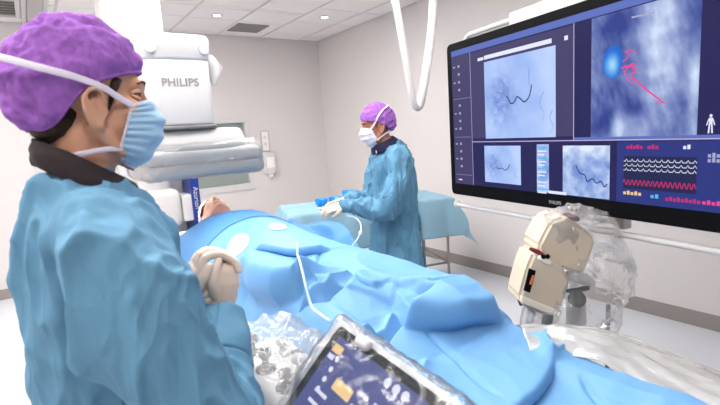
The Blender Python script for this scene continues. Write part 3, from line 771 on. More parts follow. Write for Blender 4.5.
finger(bm, [(.148, -.030, 1.215), (.150, -.050, 1.245), (.166, -.062, 1.270), (.180, -.062, 1.292)], .013, .009)
me, co = remeshed(bm, .0024, 2); co[:, 2] -= .028; finish('glove', me, co, 'glove', man)

# ------------------------------------------------------------------ far nurse beside the instrument table
NP = Vector((-1.735, -3.72, 0)); NRZ = math.radians(158)
NHl = v3(.075, 0, 1.558); NR = Euler((0, math.radians(12), 0)).to_matrix()
bm = bmesh.new(); head_shapes(bm); bmesh.ops.transform(bm, matrix=Matrix.Translation(NHl) @ NR.to_4x4(), verts=bm.verts)
limb(bm, [(-.01, 0, 1.36), (.02, 0, 1.43), (.055, 0, 1.50)], [.058, .054, .056], 14)
limb(bm, [(-.01, 0, .9), (-.02, 0, 1.1), (-.02, 0, 1.25), (-.02, 0, 1.34), (-.01, 0, 1.39)], [(.09, .14), (.09, .14), (.10, .15), (.07, .12), (.05, .055)], 16, up=(1, 0, 0))
NARM = {1: [(.0, .165, 1.362), (.03, .235, 1.18), (.10, .235, 1.04), (.22, .165, 1.045), (.345, .085, 1.065)],
        -1: [(.0, -.165, 1.362), (.04, -.22, 1.18), (.11, -.22, 1.04), (.24, -.15, 1.05), (.36, -.06, 1.07)]}
for s in (-1, 1):
    limb(bm, NARM[s], [.042, .038, .034, .03, .024], 12)
    limb(bm, [(-.01, s*.08, .92), (0, s*.09, .5), (-.02, s*.09, .09)], [.08, .055, .04], 12)
    limb(bm, [(-.06, s*.095, .045), (.05, s*.1, .04), (.13, s*.105, .032)], [(.045, .04), (.04, .042), (.028, .036)], 12)
me, co = remeshed(bm, .006, 2); co = carve_eyes(co, NHl, NR)
nurse = finish('person', me, co, 'skin_far'); nurse.location = NP; nurse.rotation_euler = (0, 0, NRZ)
tag(nurse, 'masked nurse in purple cap and blue gown standing beyond the patient by the instrument table', 'person')
add_eyes(nurse, NHl, NR, skin='skin_far')
cap_obj(nurse, NHl, NR, 'cap', radii=(.119, .094, .128), center=(-.014, 0, .018), axis=(-.5, 0, .866), rim=1.64, seed=9.2)
nmask, _ = mask_obj(nurse, NHl, NR, 'mask_white')
for s in (-1, 1):
    P = lambda x, y, z: tuple(NHl+NR@Vector((x, s*y, z)))
    strap_obj(nmask, [P(.060, .064, -.006), P(.030, .082, .026), P(-.0, .096, .062), P(-.04, .092, .092), P(-.085, .062, .108), P(-.108, 0, .114)], .006, .0016)
    strap_obj(nmask, [P(.038, .064, -.086), P(.005, .068, -.07), P(-.04, .068, -.055), P(-.085, .04, -.05), P(-.1, 0, -.05)], .005, .0015)
ring_collar(nurse, 'thyroid_collar', v3(0, 0, 0), (.022, 1.408, .090, .088, .040), (.044, 1.455, .070, .070, .030), .010, 'collar_navy')
bm = bmesh.new(); box(bm, (.085, .030, 1.38), (.106, .055, 1.40), .003); bobj('collar_tag', bm, 'gauze', nurse)
bm = bmesh.new()
limb(bm, [(.01, 0, .28), (.0, 0, .55), (-.01, 0, .85), (-.02, 0, 1.0), (-.025, 0, 1.14), (-.025, 0, 1.28), (-.02, 0, 1.362), (-.002, 0, 1.412), (.012, 0, 1.435)],
     [(.20, .25), (.185, .225), (.165, .20), (.140, .175), (.148, .185), (.142, .185), (.118, .160), (.088, .10), (.068, .072)], 24, up=(1, 0, 0), round_cap=False)
for s in (-1, 1):
    q = smooth_curve(NARM[s], 5); nq = len(q)
    limb(bm, q, list(np.interp(np.linspace(0, 1, nq), [0, .25, .5, .8, .93, 1.0], [.082, .086, .082, .064, .046, .040])), 16)
    ball(bm, (-.01, s*.14, 1.342), (.09, .075, .07), 14)
me, co = remeshed(bm, .009, 4)
co = folds(co, me, .018, [(9, 9, 3, .8, True), (6, 5, 6, .7, False), (19, 18, 7, .5, True)], 6.3); nn = normals(me, co)
pull((.02, .25, 1.28), (.24, .19, 1.06), .010, .02); pull((-.1, .15, 1.25), (.02, .24, 1.1), -.010, .012); pull((-.12, .1, 1.3), (-.14, .1, 1.05), .010, .02)
for k in range(10):
    a = .5+k*.32; pull((.15*math.cos(a)-.02, .19*math.sin(a), 1.0), (.2*math.cos(a), .24*math.sin(a), .45), .008 if k % 2 else -.008, .014)
finish('surgical_gown', me, co, 'gown_far', nurse)['label'] = 'blue long-sleeved surgical gown tied at the waist'
bm = bmesh.new(); pts = [(-.02+.148*math.cos(a), .186*math.sin(a), 1.005+.008*math.sin(3*a)) for a in np.linspace(0, 2*math.pi, 49)]
limb(bm, pts, [(.011, .003)]*49, 8); bobj('waist_tie', bm, 'gown_far', nurse, True)
bm = bmesh.new(); limb(bm, smooth_curve([(-.13, .10, 1.0), (-.15, .12, .93), (-.155, .115, .84)], 5), [(.009, .002)]*11, 6); bobj('tie_end', bm, 'gown_far', nurse, True)
bm = bmesh.new(); limb(bm, smooth_curve([(-.085, .05, 1.40), (-.12, .055, 1.34), (-.165, .05, 1.22), (-.16, .05, 1.05), (-.185, .055, .75), (-.205, .06, .4)], 6), [(.004, .008)]*31, 8); bobj('back_seam', bm, 'gown_far', nurse, True)
bm = bmesh.new(); relaxed_hand(bm, NARM[1][-1], (.9, -.28, -.18), (.15, .55, .85), 1, .55); me, co = remeshed(bm, .003, 2); finish('glove', me, co, 'glove', nurse)
bm = bmesh.new(); relaxed_hand(bm, NARM[-1][-1], (.9, .25, -.2), (.15, -.5, .85), -1, .6); me, co = remeshed(bm, .003, 2); finish('glove', me, co, 'glove', nurse)

# ------------------------------------------------------------------ patient under the drape
PH = Vector((-2.80, -3.27, 1.072)); Xh, Yh, Zh = Vector((-.12, -.06, 1)).normalized(), Vector((-1, 0, -.12)).normalized(), Vector((0, 1, .06)).normalized()
PR = Matrix((Xh, Yh, Zh)).transposed()
bm = bmesh.new(); head_shapes(bm); bmesh.ops.transform(bm, matrix=Matrix.Translation(PH) @ PR.to_4x4(), verts=bm.verts)
limb(bm, [(-2.84, -3.28, 1.04), (-2.85, -3.36, 1.02), (XC, -3.44, 1.01)], [.055, .056, .06], 14)
limb(bm, [(XC, -3.44, 1.0), (XC, -3.52, 1.0), (XC, -3.7, 1.01), (XC, -3.95, 1.01), (XC, -4.2, 1.005), (XC, -4.4, .99)], [(.06, .10), (.085, .17), (.10, .17), (.10, .16), (.09, .15), (.085, .15)], 16)
for s in (-1, 1):
    limb(bm, [(XC+s*.09, -4.4, .985), (XC+s*.11, -4.8, .965), (XC+s*.10, -5.15, .945)], [.075, .055, .04], 12)
    limb(bm, [(XC+s*.10, -5.12, .935), (XC+s*.11, -5.17, .96)], [.033, .03], 10)
    limb(bm, [(XC+s*.16, -3.56, .99), (XC+s*.22, -3.8, .965), (XC+s*.225, -4.1, .955), (XC+s*.20, -4.28, .95)], [.05, .042, .036, .03], 10)
me, co = remeshed(bm, .006, 2); co = carve_eyes(co, PH, PR)
pat = finish('person', me, co, 'skin_patient')
tag(pat, 'patient lying on the table with only the face showing above the blue sheet', 'person')
bm = bmesh.new()
add_eyes(pat, PH, PR, closed=True, brow='hair')
cap_obj(pat, PH, PR, 'cap_white', radii=(.116, .106, .128), center=(-.016, 0, .022), axis=(-.45, 0, .89), rim=1.66, seed=4.0)
bm = bmesh.new(); box(bm, (XC-.2, -3.45, .849), (XC+.2, -3.05, .965), .035, 3); tag(bobj('pillow', bm, 'gauze', None, True), 'white pillow under the head of the patient', 'pillow')

# ================================================================== x-ray machine
xr = empty('x_ray_machine', (-2.97, -2.3, 0)); tag(xr, 'white C-arm x-ray machine with its flat detector over the patient', 'x-ray machine')
o = np.array([2.97, 2.3, 0])
def L(p): return tuple(np.array(p)+o)
def bxl(bm, lo, hi, *a, **k): box(bm, L(lo), L(hi), *a, **k)
# image detector: housing with plastic-covered hood and grey rim
bm = bmesh.new(); bxl(bm, (-3.27, -3.80, 1.425), (-2.685, -3.32, 1.50), .03, 4); bobj('detector_hood', bm, 'machine_white', xr, True)
bm = bmesh.new(); bxl(bm, (-3.262, -3.795, 1.358), (-2.692, -3.325, 1.430), .03, 4); bobj('detector_rim', bm, 'band_grey', xr, True)
def rounded_col(bm, cx, cy_, prof, n=3.2, seg=48):
    rings = []
    for (rx, ry, z) in prof:
        ring = []
        for k in range(seg):
            a = 2*math.pi*k/seg; c, s = math.cos(a), math.sin(a)
            ring.append(bm.verts.new(L((cx+rx*math.copysign(abs(c)**(2/n), c), cy_+ry*math.copysign(abs(s)**(2/n), s), z))))
        rings.append(ring)
    for A, B in zip(rings[:-1], rings[1:]):
        for k in range(seg): bm.faces.new((A[k], A[(k+1) % seg], B[(k+1) % seg], B[k]))
    bm.faces.new(list(reversed(rings[0]))); bm.faces.new(rings[-1])
bm = bmesh.new(); rounded_col(bm, -2.995, -3.56, [(.275, .232, 1.49), (.272, .23, 1.53), (.255, .22, 1.575), (.245, .21, 1.592), (.22, .19, 1.598)], 5); bobj('detector_shoulder', bm, 'machine_white', xr, True)
bm = bmesh.new(); rounded_col(bm, -3.06, -3.60, [(.165, .19, 1.615), (.17, .195, 1.63), (.165, .195, 1.95), (.160, .19, 1.955)], 5); bobj('column', bm, 'machine_white', xr, True)
bm = bmesh.new(); rounded_col(bm, -3.06, -3.60, [(.17, .20, 1.598), (.175, .205, 1.602), (.175, .205, 1.612), (.17, .20, 1.616)], 5); bobj('column_joint', bm, 'seam_grey', xr, True)
bm = bmesh.new(); rounded_col(bm, -3.06, -3.60, [(.165, .195, 1.93), (.170, .200, 1.945), (.176, .205, 1.99), (.178, .207, 2.035), (.172, .20, 2.050), (.15, .18, 2.056)], 5); bobj('column_cap', bm, 'machine_white', xr, True)
for s in (-1, 1):
    bm = bmesh.new(); r = bmesh.ops.create_cone(bm, segments=24, radius1=.03, radius2=.026, depth=.012, cap_ends=True); bmesh.ops.rotate(bm, verts=bm.verts, matrix=Matrix.Rotation(math.pi/2, 3, 'X')); bmesh.ops.translate(bm, vec=L((-3.06+s*.125, -3.802, 1.985)), verts=bm.verts)
    bobj('bolt_cover', bm, 'machine_white', xr)
text_obj('lettering', 'PHILIPS', .053, 'logo_grey', xr, Matrix.Translation(L((-3.065, -3.7965, 1.822))) @ Matrix.Rotation(math.pi/2, 4, 'X'), .0008, .0012, 1.05)
bm = bmesh.new(); limb(bm, [L((-2.885, -3.70, 1.94)), L((-2.865, -3.72, 1.90)), L((-2.875, -3.72, 1.83))], [(.04, .03), (.045, .032), (.016, .014)], 14); bobj('grip_handle', bm, 'machine_white', xr, True)
bm = bmesh.new(); bxl(bm, (-3.275, -3.70, 1.92), (-3.235, -3.52, 2.02), .008); bobj('side_recess', bm, 'seam_grey', xr)
# C-arc, lower arm and suspension column
bm = bmesh.new(); arc = []
for k in range(25):
    a = math.radians(90-180*k/24); arc.append(L((-2.99, -3.45+1.0*math.cos(a), 1.06+.98*math.sin(a))))
limb(bm, arc, [(.07, .11)]*25, 16, up=(0, 0, 1), round_cap=False); bobj('c_arc', bm, 'machine_white', xr, True)
bm = bmesh.new(); bxl(bm, (-3.16, -3.82, .04), (-2.82, -3.38, .42), .05, 4); bobj('x_ray_tube', bm, 'machine_white', xr, True)
bm = bmesh.new(); bxl(bm, (-3.17, -2.42, .75), (-2.77, -2.12, 2.893), .02, 2); bobj('suspension_column', bm, 'machine_white', xr, True)
bm = bmesh.new(); bxl(bm, (-3.13, -2.62, .92), (-2.84, -2.36, 1.2), .05, 4); bobj('arc_bearing', bm, 'machine_white', xr, True)
bm = bmesh.new(); bxl(bm, (-2.773, -2.64, .6), (-2.712, -2.40, 1.75), .006); bobj('blue_strip', bm, 'blue_strip', xr)
bm = bmesh.new(); bxl(bm, (-2.84, -2.62, .95), (-2.76, -2.42, 1.15), .01); bobj('strip_bracket', bm, 'machine_white', xr)
text_obj('strip_lettering', 'Azurion', .052, 'machine_white', xr, Matrix.Translation(L((-2.742, -2.6405, 1.12))) @ Matrix.Rotation(math.pi/2, 4, 'X') @ Matrix.Rotation(-math.pi/2, 4, 'Z'), .0004)
# clear sterile cover round the detector
bm = bmesh.new(); bxl(bm, (-3.285, -3.822, 1.35), (-2.672, -3.30, 1.535), .035, 3)
me, co = remeshed(bm, .010, 1); nn = normals(me, co)
co = co+nn*(.004*fnoise(co, (7, 7, 11), (1, 2, 3), True)+.004*fnoise(co, (20, 20, 26), (4, 2, 3), True))[:, None]
dc = finish('sterile_cover', me, co, 'cover_plastic'); dc.location = xr.location
tag(dc, 'crumpled clear plastic sterile cover wrapped around the x-ray detector', 'plastic cover')

# ================================================================== wall display
BL = np.array([-1.80, -4.347, 1.150]); BRq = at(720, 233.3, Z=1.150)
ex = BRq-BL; ex[2] = 0; ex /= np.linalg.norm(ex)
TLz = at(449, 45, X=-1.80)[2]
dz = np.array([0, 0, 1.0]); en = np.cross(ex, dz)      # en points to the viewer side
if np.dot(en, CAM-BL) < 0: en = -en
SW, SH = 1.52, TLz-1.150
mon = empty('display_monitor', tuple(BL)); tag(mon, 'large black-framed medical display showing angiography images on the right', 'monitor')
MM = basis((0, 0, 0), ex, dz, en)
def MT(bm): bmesh.ops.transform(bm, matrix=MM, verts=bm.verts); return bm
def rrect(bm, x0, y0, x1, y1, z0, z1, r=.02, seg=6):
    pts = []
    for cx, cy_, a0 in ((x1-r, y1-r, 0), (x0+r, y1-r, 90), (x0+r, y0+r, 180), (x1-r, y0+r, 270)):
        for k in range(seg+1):
            a = math.radians(a0+90*k/seg); pts.append((cx+r*math.cos(a), cy_+r*math.sin(a)))
    lo = [bm.verts.new((x, y, z0)) for x, y in pts]; hi = [bm.verts.new((x, y, z1)) for x, y in pts]; n = len(pts)
    for k in range(n): bm.faces.new((lo[k], lo[(k+1) % n], hi[(k+1) % n], hi[k]))
    bm.faces.new(list(reversed(lo))); bm.faces.new(hi)
bm = bmesh.new(); rrect(bm, 0, 0, SW, SH, -.07, 0, .028); MT(bm); bobj('bezel', bm, 'black', mon)
BZ = .038; BT = .040; BB = .062
bm = bmesh.new(); box(bm, (BZ, BB, -.001), (SW-BZ, SH-BT, .0008)); MT(bm); scr = bobj('screen', bm, 'scr_navy', mon)
def spx(x, y):
    """point on the display in its own metres"""
    d = FWD+RT*(x-360)/F_PX+UP*(202.5-y)/F_PX; t = np.dot(BL-CAM, en)/np.dot(d, en); q = CAM+t*d-BL
    return float(q@ex), float(q[2])
def sq(name, x0, y0, x1, y1, m, z=.0012, label=None):
    """screen window from two picture corners (left-top and right-bottom), kept upright on the display"""
    a, b = spx(x0, y0), spx(x1, y1); bm = bmesh.new(); box(bm, (a[0], b[1], .0006), (b[0], a[1], z)); MT(bm); o = bobj(name, bm, m, scr)
    if label: o['label'] = label
    return o
def sqm(name, x0, y0, x1, y1, m, z=.0012):
    bm = bmesh.new(); box(bm, (x0, y0, .0006), (x1, y1, z)); MT(bm); return bobj(name, bm, m, scr)
def sline(name, pts, wd, m, z=.002, n=6, metres=False):
    q = [p if metres else spx(*p) for p in pts]
    q = smooth_curve([(a, b, 0) for a, b in q], n) if n else [np.array((a, b, 0)) for a, b in q]
    bm = bmesh.new(); prev = None
    for i in range(len(q)):
        t = q[min(i+1, len(q)-1)]-q[max(i-1, 0)]; t = t/(np.linalg.norm(t)+1e-9); nn_ = np.array((-t[1], t[0], 0))
        w_ = wd if not isinstance(wd, (list, tuple)) else wd[0]+(wd[1]-wd[0])*i/(len(q)-1)
        a = bm.verts.new(tuple(q[i]+nn_*w_/2+np.array((0, 0, z)))); b = bm.verts.new(tuple(q[i]-nn_*w_/2+np.array((0, 0, z))))
        if prev: bm.faces.new((prev[0], prev[1], b, a))
        prev = (a, b)
    MT(bm); return bobj(name, bm, m, scr)
SX = lambda px_, py_=130: spx(px_, py_)[0]
xA, xB, xR = SX(472), SX(574, 90), SW-BZ
zmid = spx(574, 141)[1]; ztop = SH-BT
sqm('tool_sidebar', BZ, BB, xA, ztop-.03, 'scr_purple')
sqm('title_bar', BZ, ztop-.028, xR, ztop, 'scr_blue')
sqm('window_background', xA+.004, zmid+.02, xB-.003, ztop-.034, 'scr_purple')
sqm('divider', xB-.002, zmid+.0, xB+.001, ztop-.03, 'scr_line', .0016)
sqm('divider', xA, zmid, xR, zmid+.004, 'scr_line', .0016); sqm('divider', xA, BB, xA+.002, ztop-.03, 'scr_line', .0016)
sqm('status_bar', xB, zmid+.005, xR, zmid+.014, 'scr_blue', .0014)
# upper-left angiogram
a0 = spx(484, 58); a1 = spx(556, 137); xl, xr_ = a0[0], a1[0]; zl = a1[1]; zh = spx(556, 45)[1]
def picture(name, x0, y0, x1, y1, fn, nx=72, ny=72, z=.0014):
    """a picture shown on the display: colour varies over the panel"""
    V, Cc, Fc = [], [], []
    for j in range(ny+1):
        for i in range(nx+1):
            u, v = i/nx, j/ny; V.append(tuple(MM@Vector((x0+u*(x1-x0), y0+v*(y1-y0), z)))); Cc += [*lin(*[max(0, min(255, c)) for c in fn(u, v)]), 1.0]
    for j in range(ny):
        for i in range(nx): a = j*(nx+1)+i; Fc.append((a, a+1, a+nx+2, a+nx+1))
    me = bpy.data.meshes.new(name); me.from_pydata(V, [], Fc); at_ = me.color_attributes.new('picture', 'FLOAT_COLOR', 'POINT'); at_.data.foreach_set('color', Cc); me.update()
    return link(name, me, 'scr_picture', scr)
def mixc(a, b, t):
    t = max(0, min(1, t)); return [p*(1-t)+q*t for p, q in zip(a, b)]
def nz(u, v, s, o=0.0, d=3):
    return noise.fractal(Vector((u*s+o, v*s-o, o)), 0.9, 2.1, d)
def img_a(u, v):
    c = mixc((150, 180, 240), (186, 210, 255), .5+.5*nz(u, v, 3, 4)+.15*math.sin(u*9))
    c = mixc(c, (104, 132, 206), .75*math.exp(-((u-.27)/.2)**2-((v-.5)/.30)**2)*(.7+.8*nz(u, v, 14, 2)))
    return mixc(c, (206, 224, 255), .5*math.exp(-((u-.95)/.14)**2))
def img_b(u, v):
    base = .36+.28*nz(u, v, 3.0, 1.3, 5)+.16*nz(u*1.2+v*.5, v*.5-u*.2, 11, 3.3, 5)
    base += .45*math.exp(-((u-.66-.03*math.sin(v*5))/.18)**2)*(.9+.10*math.sin(v*42))*min(1, v*1.6+.25)     # spine
    base -= .55*math.exp(-((u-.30)/.22)**2-((v-.93)/.12)**2)+.45*math.exp(-((u-.98)/.08)**2-((v-.75)/.2)**2)
    base -= .40*math.exp(-((u-.42)/.16)**2-((v-.22)/.10)**2)+.35*math.exp(-((u-.08)/.12)**2-((v-.12)/.12)**2)
    base += .45*math.exp(-((u-.30)/.07)**2-((v-.10)/.16)**2)+.4*math.exp(-((u-.97)/.05)**2-((v-.35)/.4)**2)
    return mixc((44, 62, 140), (216, 230, 255), base)
def img_c(u, v):
    base = .55+.5*nz(u, v, 4, 5, 4)+.5*math.exp(-((u-.5)/.4)**2-((v-1.0)/.16)**2)-.3*math.exp(-((u-.35)/.3)**2-((v-.55)/.25)**2)
    return mixc((96, 130, 206), (226, 238, 255), base)
picture('angiogram', xl, zl, xr_, zh, img_a)
tbz = zh+.012
sqm('menu_bar', xl-.045, tbz, xl-.004, tbz+.014, 'scr_white', .002); sqm('menu_bar', xl+.002, tbz, xr_-.02, tbz+.018, 'scr_white', .002)
def lx(u, v): return (xl+u*(xr_-xl), zl+v*(zh-zl))
sline('catheter', [lx(.70, .62), lx(.69, .55), lx(.66, .47), lx(.60, .43), lx(.55, .47), lx(.50, .50), lx(.46, .44), lx(.41, .43), lx(.37, .50), lx(.34, .52)], .006, 'scr_vessel', metres=True)
rnd = random.Random(5)
for k in range(16):
    p = [lx(.37+rnd.uniform(-.02, .02), .5+rnd.uniform(-.05, .05))]
    a = math.radians(rnd.uniform(110, 260)); q = p[0]
    for s in range(5):
        a += rnd.uniform(-.5, .5); q = (q[0]+.026*math.cos(a), q[1]+.030*math.sin(a)); p.append(q)
    sline('vessel', p, (.0024, .0007), 'scr_vessel_soft', metres=True)
for p in ([(.86, .52), (.82, .45), (.81, .36), (.86, .28), (.84, .2)], [(.96, .3), (.93, .22), (.97, .12), (.93, .05)]):
    sline('vessel', [lx(*q) for q in p], (.003, .001), 'scr_vessel_soft', metres=True)
sqm('marker_box', *lx(.665, .62), *lx(.672, .8), 'scr_vessel_soft', .0016)
sqm('icon', xB-.045, ztop-.085, xB-.028, ztop-.068, 'scr_white', .0016)
# upper-right 3D roadmap
b0 = spx(592, 20); b1 = spx(697, 135); bx0, bx1 = b0[0], b1[0]; bz0 = b1[1]; bz1 = ztop-.032
picture('roadmap_image', bx0, bz0, bx1, bz1, img_b, 90, 90)
def rx_(u, v): return (bx0+u*(bx1-bx0), bz0+v*(bz1-bz0))
kc = spx(614, 62)
def img_k(u, v):
    return mixc((170, 226, 255), (24, 104, 208), (math.hypot(u-.45, v-.42)*2.3)**1.2)
def disc_pic():
    V, Cc, Fc = [tuple(MM@Vector((kc[0], kc[1], .0022)))], [*lin(*img_k(.5, .5)), 1], []
    for r_ in range(1, 7):
        for k in range(28):
            a = 2*math.pi*k/28; u, v = r_/6*math.cos(a), r_/6*math.sin(a)
            V.append(tuple(MM@Vector((kc[0]+.040*u*(1-.12*math.cos(a)), kc[1]+.058*v, .0022)))); Cc += [*lin(*img_k(.5+.5*u, .5+.5*v)), 1]
    for k in range(28): Fc.append((0, 1+k, 1+(k+1) % 28))
    for r_ in range(5):
        for k in range(28): a, b = 1+r_*28+k, 1+r_*28+(k+1) % 28; Fc.append((a, b, b+28, a+28))
    me = bpy.data.meshes.new('kidney_model'); me.from_pydata(V, [], Fc); q = me.color_attributes.new('picture', 'FLOAT_COLOR', 'POINT'); q.data.foreach_set('color', Cc); me.update(); link('kidney_model', me, 'scr_picture', scr)
disc_pic()
for p, wd in (([(622, 68), (630, 66), (636, 70), (632, 76), (640, 84), (650, 92), (658, 98), (664, 103)], .008), ([(625, 52), (631, 50), (638, 53)], .004), ([(623, 62), (629, 56), (627, 50)], .004),
              ([(625, 72), (632, 64), (638, 66)], .005), ([(624, 70), (627, 78), (633, 84)], .004), ([(656, 103), (668, 103)], .003)):
    sline('vessel_model', p, (wd, wd*.6), 'scr_magenta', .0024)
sq('caption', 632, 17, 655, 13, 'scr_white', .0018) if False else None
sline('caption', [(632, 17.5), (655, 12.5)], .006, 'scr_icon', n=0)
for k, (px_, py_, s) in enumerate(((711, 123, .011),)):
    c = spx(px_, py_); bm = bmesh.new(); ball(bm, (c[0], c[1]+.022, .0015), (.0042, .005, .0008), 10); box(bm, (c[0]-.0045, c[1]-.004, .001), (c[0]+.0045, c[1]+.016, .002))
    for s in (-1, 1):
        limb(bm, [(c[0]+s*.003, c[1]-.003, .0015), (c[0]+s*.005, c[1]-.030, .0015)], [(.0022, .0008)]*2, 6, up=(1, 0, 0)); limb(bm, [(c[0]+s*.005, c[1]+.013, .0015), (c[0]+s*.011, c[1]-.006, .0015)], [(.0016, .0008)]*2, 6, up=(1, 0, 0))
    MT(bm); bobj('body_icon', bm, 'scr_white', scr)
# lower row
def low(name, pxl, pxr, m, z0=None, z1=None, pt=150):
    x0, x1 = SX(pxl, 165), SX(pxr, 165); za, zb = (z0 if z0 is not None else BB+.012), (z1 if z1 is not None else zmid-.018)
    picture(name, x0, za, x1, zb, m, 50, 50) if callable(m) else sqm(name, x0, za, x1, zb, m)
    return x0, x1
u0, u1 = low('angiogram', 485, 521, img_a, BB+.025)
def lw(a, b, u, v): return (a+u*(b-a), BB+.012+v*(zmid-.03-BB))
sline('catheter', [lw(u0, u1, u, v) for u, v in ((.72, .55), (.66, .44), (.58, .4), (.5, .45), (.42, .42), (.36, .46))], .004, 'scr_vessel', metres=True)
sline('vessel', [lw(u0, u1, u, v) for u, v in ((.88, .45), (.84, .32), (.92, .2))], .002, 'scr_vessel_soft', metres=True)
for k in range(6): sline('vessel', [lw(u0, u1, .38-.0*k, .46), lw(u0, u1, .28, .38+.06*k), lw(u0, u1, .16, .25+.11*k)], (.0016, .0006), 'scr_vessel_soft', metres=True)
m0, m1 = low('menu_panel', 537, 549, 'scr_xray3', BB+.004, zmid-.012); 
for k in range(14):
    z = zmid-.03-.0125*k*1.2; sqm('menu_row', m0+.004, z, m1-.006-.008*(k % 3), z+.006, 'scr_white' if k % 3 else 'scr_cyan', .0016)
w0, w1 = low('angiogram', 563, 610, img_c, BB+.004)
sline('catheter', [lw(w0, w1, u, v) for u, v in ((.30, .60), (.38, .45), (.5, .40), (.55, .28), (.66, .34), (.74, .26), (.84, .3), (.9, .2), (.96, .26))], .0045, 'scr_vessel', metres=True)
sqm('caption_bar', m1+.0, BB+.002, m1+.09, BB+.014, 'scr_white', .0018)
# vital signs panel
e0, e1 = SX(617, 165), xR
sqm('vitals_panel', e0, BB, e1, zmid-.004, 'scr_ecgframe'); sqm('vitals_graph', SX(624, 170), BB+.052, SX(697, 170), zmid-.055, 'scr_ecg', .0015)
g0, g1 = SX(624, 170), SX(697, 170); gz1, gz0 = zmid-.06, BB+.055
for k in range(3):
    z = gz1-.014-.016*k; p = []
    for i in range(48):
        x = g0+(g1-g0)*i/47; p.append((x, z+(.008 if i % 4 == 2 else 0)))
    sline('ecg_trace', p, .0025, 'scr_white', .0022, 0, True)
sline('pressure_trace', [(g0+(g1-g0)*i/120, gz0+.020+.010*math.sin(i*.87)) for i in range(121)], .003, 'scr_red', .0022, 0, True)
for (x0, x1, z, m_) in ((g0+.01, g0+.07, zmid-.03, 'scr_red'), (g0+.085, g0+.125, zmid-.03, 'scr_red'), (g0+.20, g0+.225, zmid-.03, 'scr_white'), (g0, g0+.07, BB+.03, 'tab_orange'), (g0+.10, g0+.13, BB+.026, 'scr_cyan'), (g0+.15, g0+.26, BB+.022, 'scr_red'), (g1+.02, g1+.10, BB+.022, 'scr_magenta'), (g1+.03, g1+.09, zmid-.055, 'scr_icon'), (g1+.03, g1+.09, zmid-.07, 'scr_icon')):
    n_ = max(2, int((x1-x0)/.012))
    for k in range(n_):
        xa = x0+(x1-x0)*k/n_; sqm('readout', xa, z, xa+(x1-x0)/n_*.7, z+.010+.004*(k % 2), m_, .0018)
# icons of the sidebar
for k, zz in enumerate(np.linspace(ztop-.09, BB+.05, 15)):
    if k % 5 == 4:
        sqm('sidebar_rule', BZ+.01, zz, xA-.008, zz+.0015, 'scr_icon', .0016); continue
    sqm('icon', BZ+.052, zz, BZ+.066, zz+.012, 'scr_icon', .0016)
    if k % 2 == 0: sqm('icon', BZ+.014, zz+.002, BZ+.03, zz+.009, 'scr_icon', .0016)
bm = bmesh.new(); sqm('icon', BZ+.03, BB+.02, BZ+.06, BB+.026, 'scr_white', .0016); bm.free()
cx = SX(555, 205)
text_obj('lettering', 'PHILIPS', .020, 'logo_grey', mon, MM @ Matrix.Translation((cx, .026, .001)), .0003, .0003)
# carrier: white housing on top, tube frame behind and bumper rail below
h0 = spx(497, 21)
bm = bmesh.new(); box(bm, (h0[0], SH-.035, -.14), (SW-.25, SH+.075, -.071), .008, 2); MT(bm); bobj('support_housing', bm, 'white_plastic', mon)
bm = bmesh.new(); q = smooth_curve([(h0[0]+.02, SH+.048, -.105), (.12, SH+.046, -.105), (.05, SH+.040, -.105), (.022, SH-.0, -.105), (.022, SH-.08, -.105), (.022, .3, -.105), (.022, .05, -.105)], 6); limb(bm, q, [.013]*len(q), 12); MT(bm); bobj('frame_tube', bm, 'white_plastic', mon, True)
bm = bmesh.new(); q = [(-.022, -.070, -.05), (.0, -.072, -.05), (.5, -.072, -.05), (SW, -.072, -.05)]; limb(bm, q, [.013]*4, 12); MT(bm); bobj('bumper_rail', bm, 'white_plastic', mon, True)
bm = bmesh.new(); ball(bm, (-.024, -.068, -.05), (.020, .024, .018), 14); MT(bm); bobj('rail_end', bm, 'white_plastic', mon, True)
for xx in (.96, 1.45):
    bm = bmesh.new(); box(bm, (xx-.02, -.06, -.12), (xx+.02, .3, -.071), .004); MT(bm); bobj('rail_bracket', bm, 'white_plastic', mon)
bm = bmesh.new(); box(bm, (.86, .2, -.16), (1.06, 1.1, -.071), .01); MT(bm); bobj('mount_plate', bm, 'white_plastic', mon)
pc = BL+ex*.96-en*.20
bm = bmesh.new(); limb(bm, [(.96, SH*.5, -.2), (.96, H-1.150-.002, -.2)], [.06, .06], 20, round_cap=False); box(bm, (.86, SH*.35, -.21), (1.06, SH*.65, -.15), .01); MT(bm); bobj('ceiling_post', bm, 'white_plastic', mon, True)

# hanging hose
hp = [at(393, -14, Y=-3.95), at(397, 10, Y=-3.95), at(403, 45, Y=-3.95), at(410, 85, Y=-3.95), at(414, 104, Y=-3.94), at(417.5, 107, Y=-3.93), at(421, 100, Y=-3.92), at(426, 72, Y=-3.92), at(431, 35, Y=-3.92), at(433, 5, Y=-3.92), at(433.5, -14, Y=-3.92)]
hp = [(hp[0][0]-.01, hp[0][1], H)]+[tuple(p) for p in hp]+[(hp[-1][0], hp[-1][1], H)]
hq = smooth_curve(hp, 10); nh = len(hq)
hs = empty('cable_hose', (float(hq[0][0]), float(hq[0][1]), H)); tag(hs, 'white corrugated cable hose hanging in a loop from the ceiling beside the display', 'hose')
off = np.array(hs.location)
k0 = int(nh*.48)
bm = bmesh.new(); limb(bm, [tuple(p-off) for p in hq[:k0+1]], [.022]*(k0+1), 16, round_cap=False); bobj('smooth_hose', bm, 'hose', hs, True)
fine = []
for i in range(k0, nh-1):
    for t in range(6): fine.append(hq[i]*(1-t/6)+hq[i+1]*t/6)
bm = bmesh.new(); limb(bm, [tuple(p-off) for p in fine], [.027+(.0016 if (i//2) % 2 else -.0006) for i in range(len(fine))], 16, round_cap=False); bobj('ribbed_hose', bm, 'hose', hs, True)
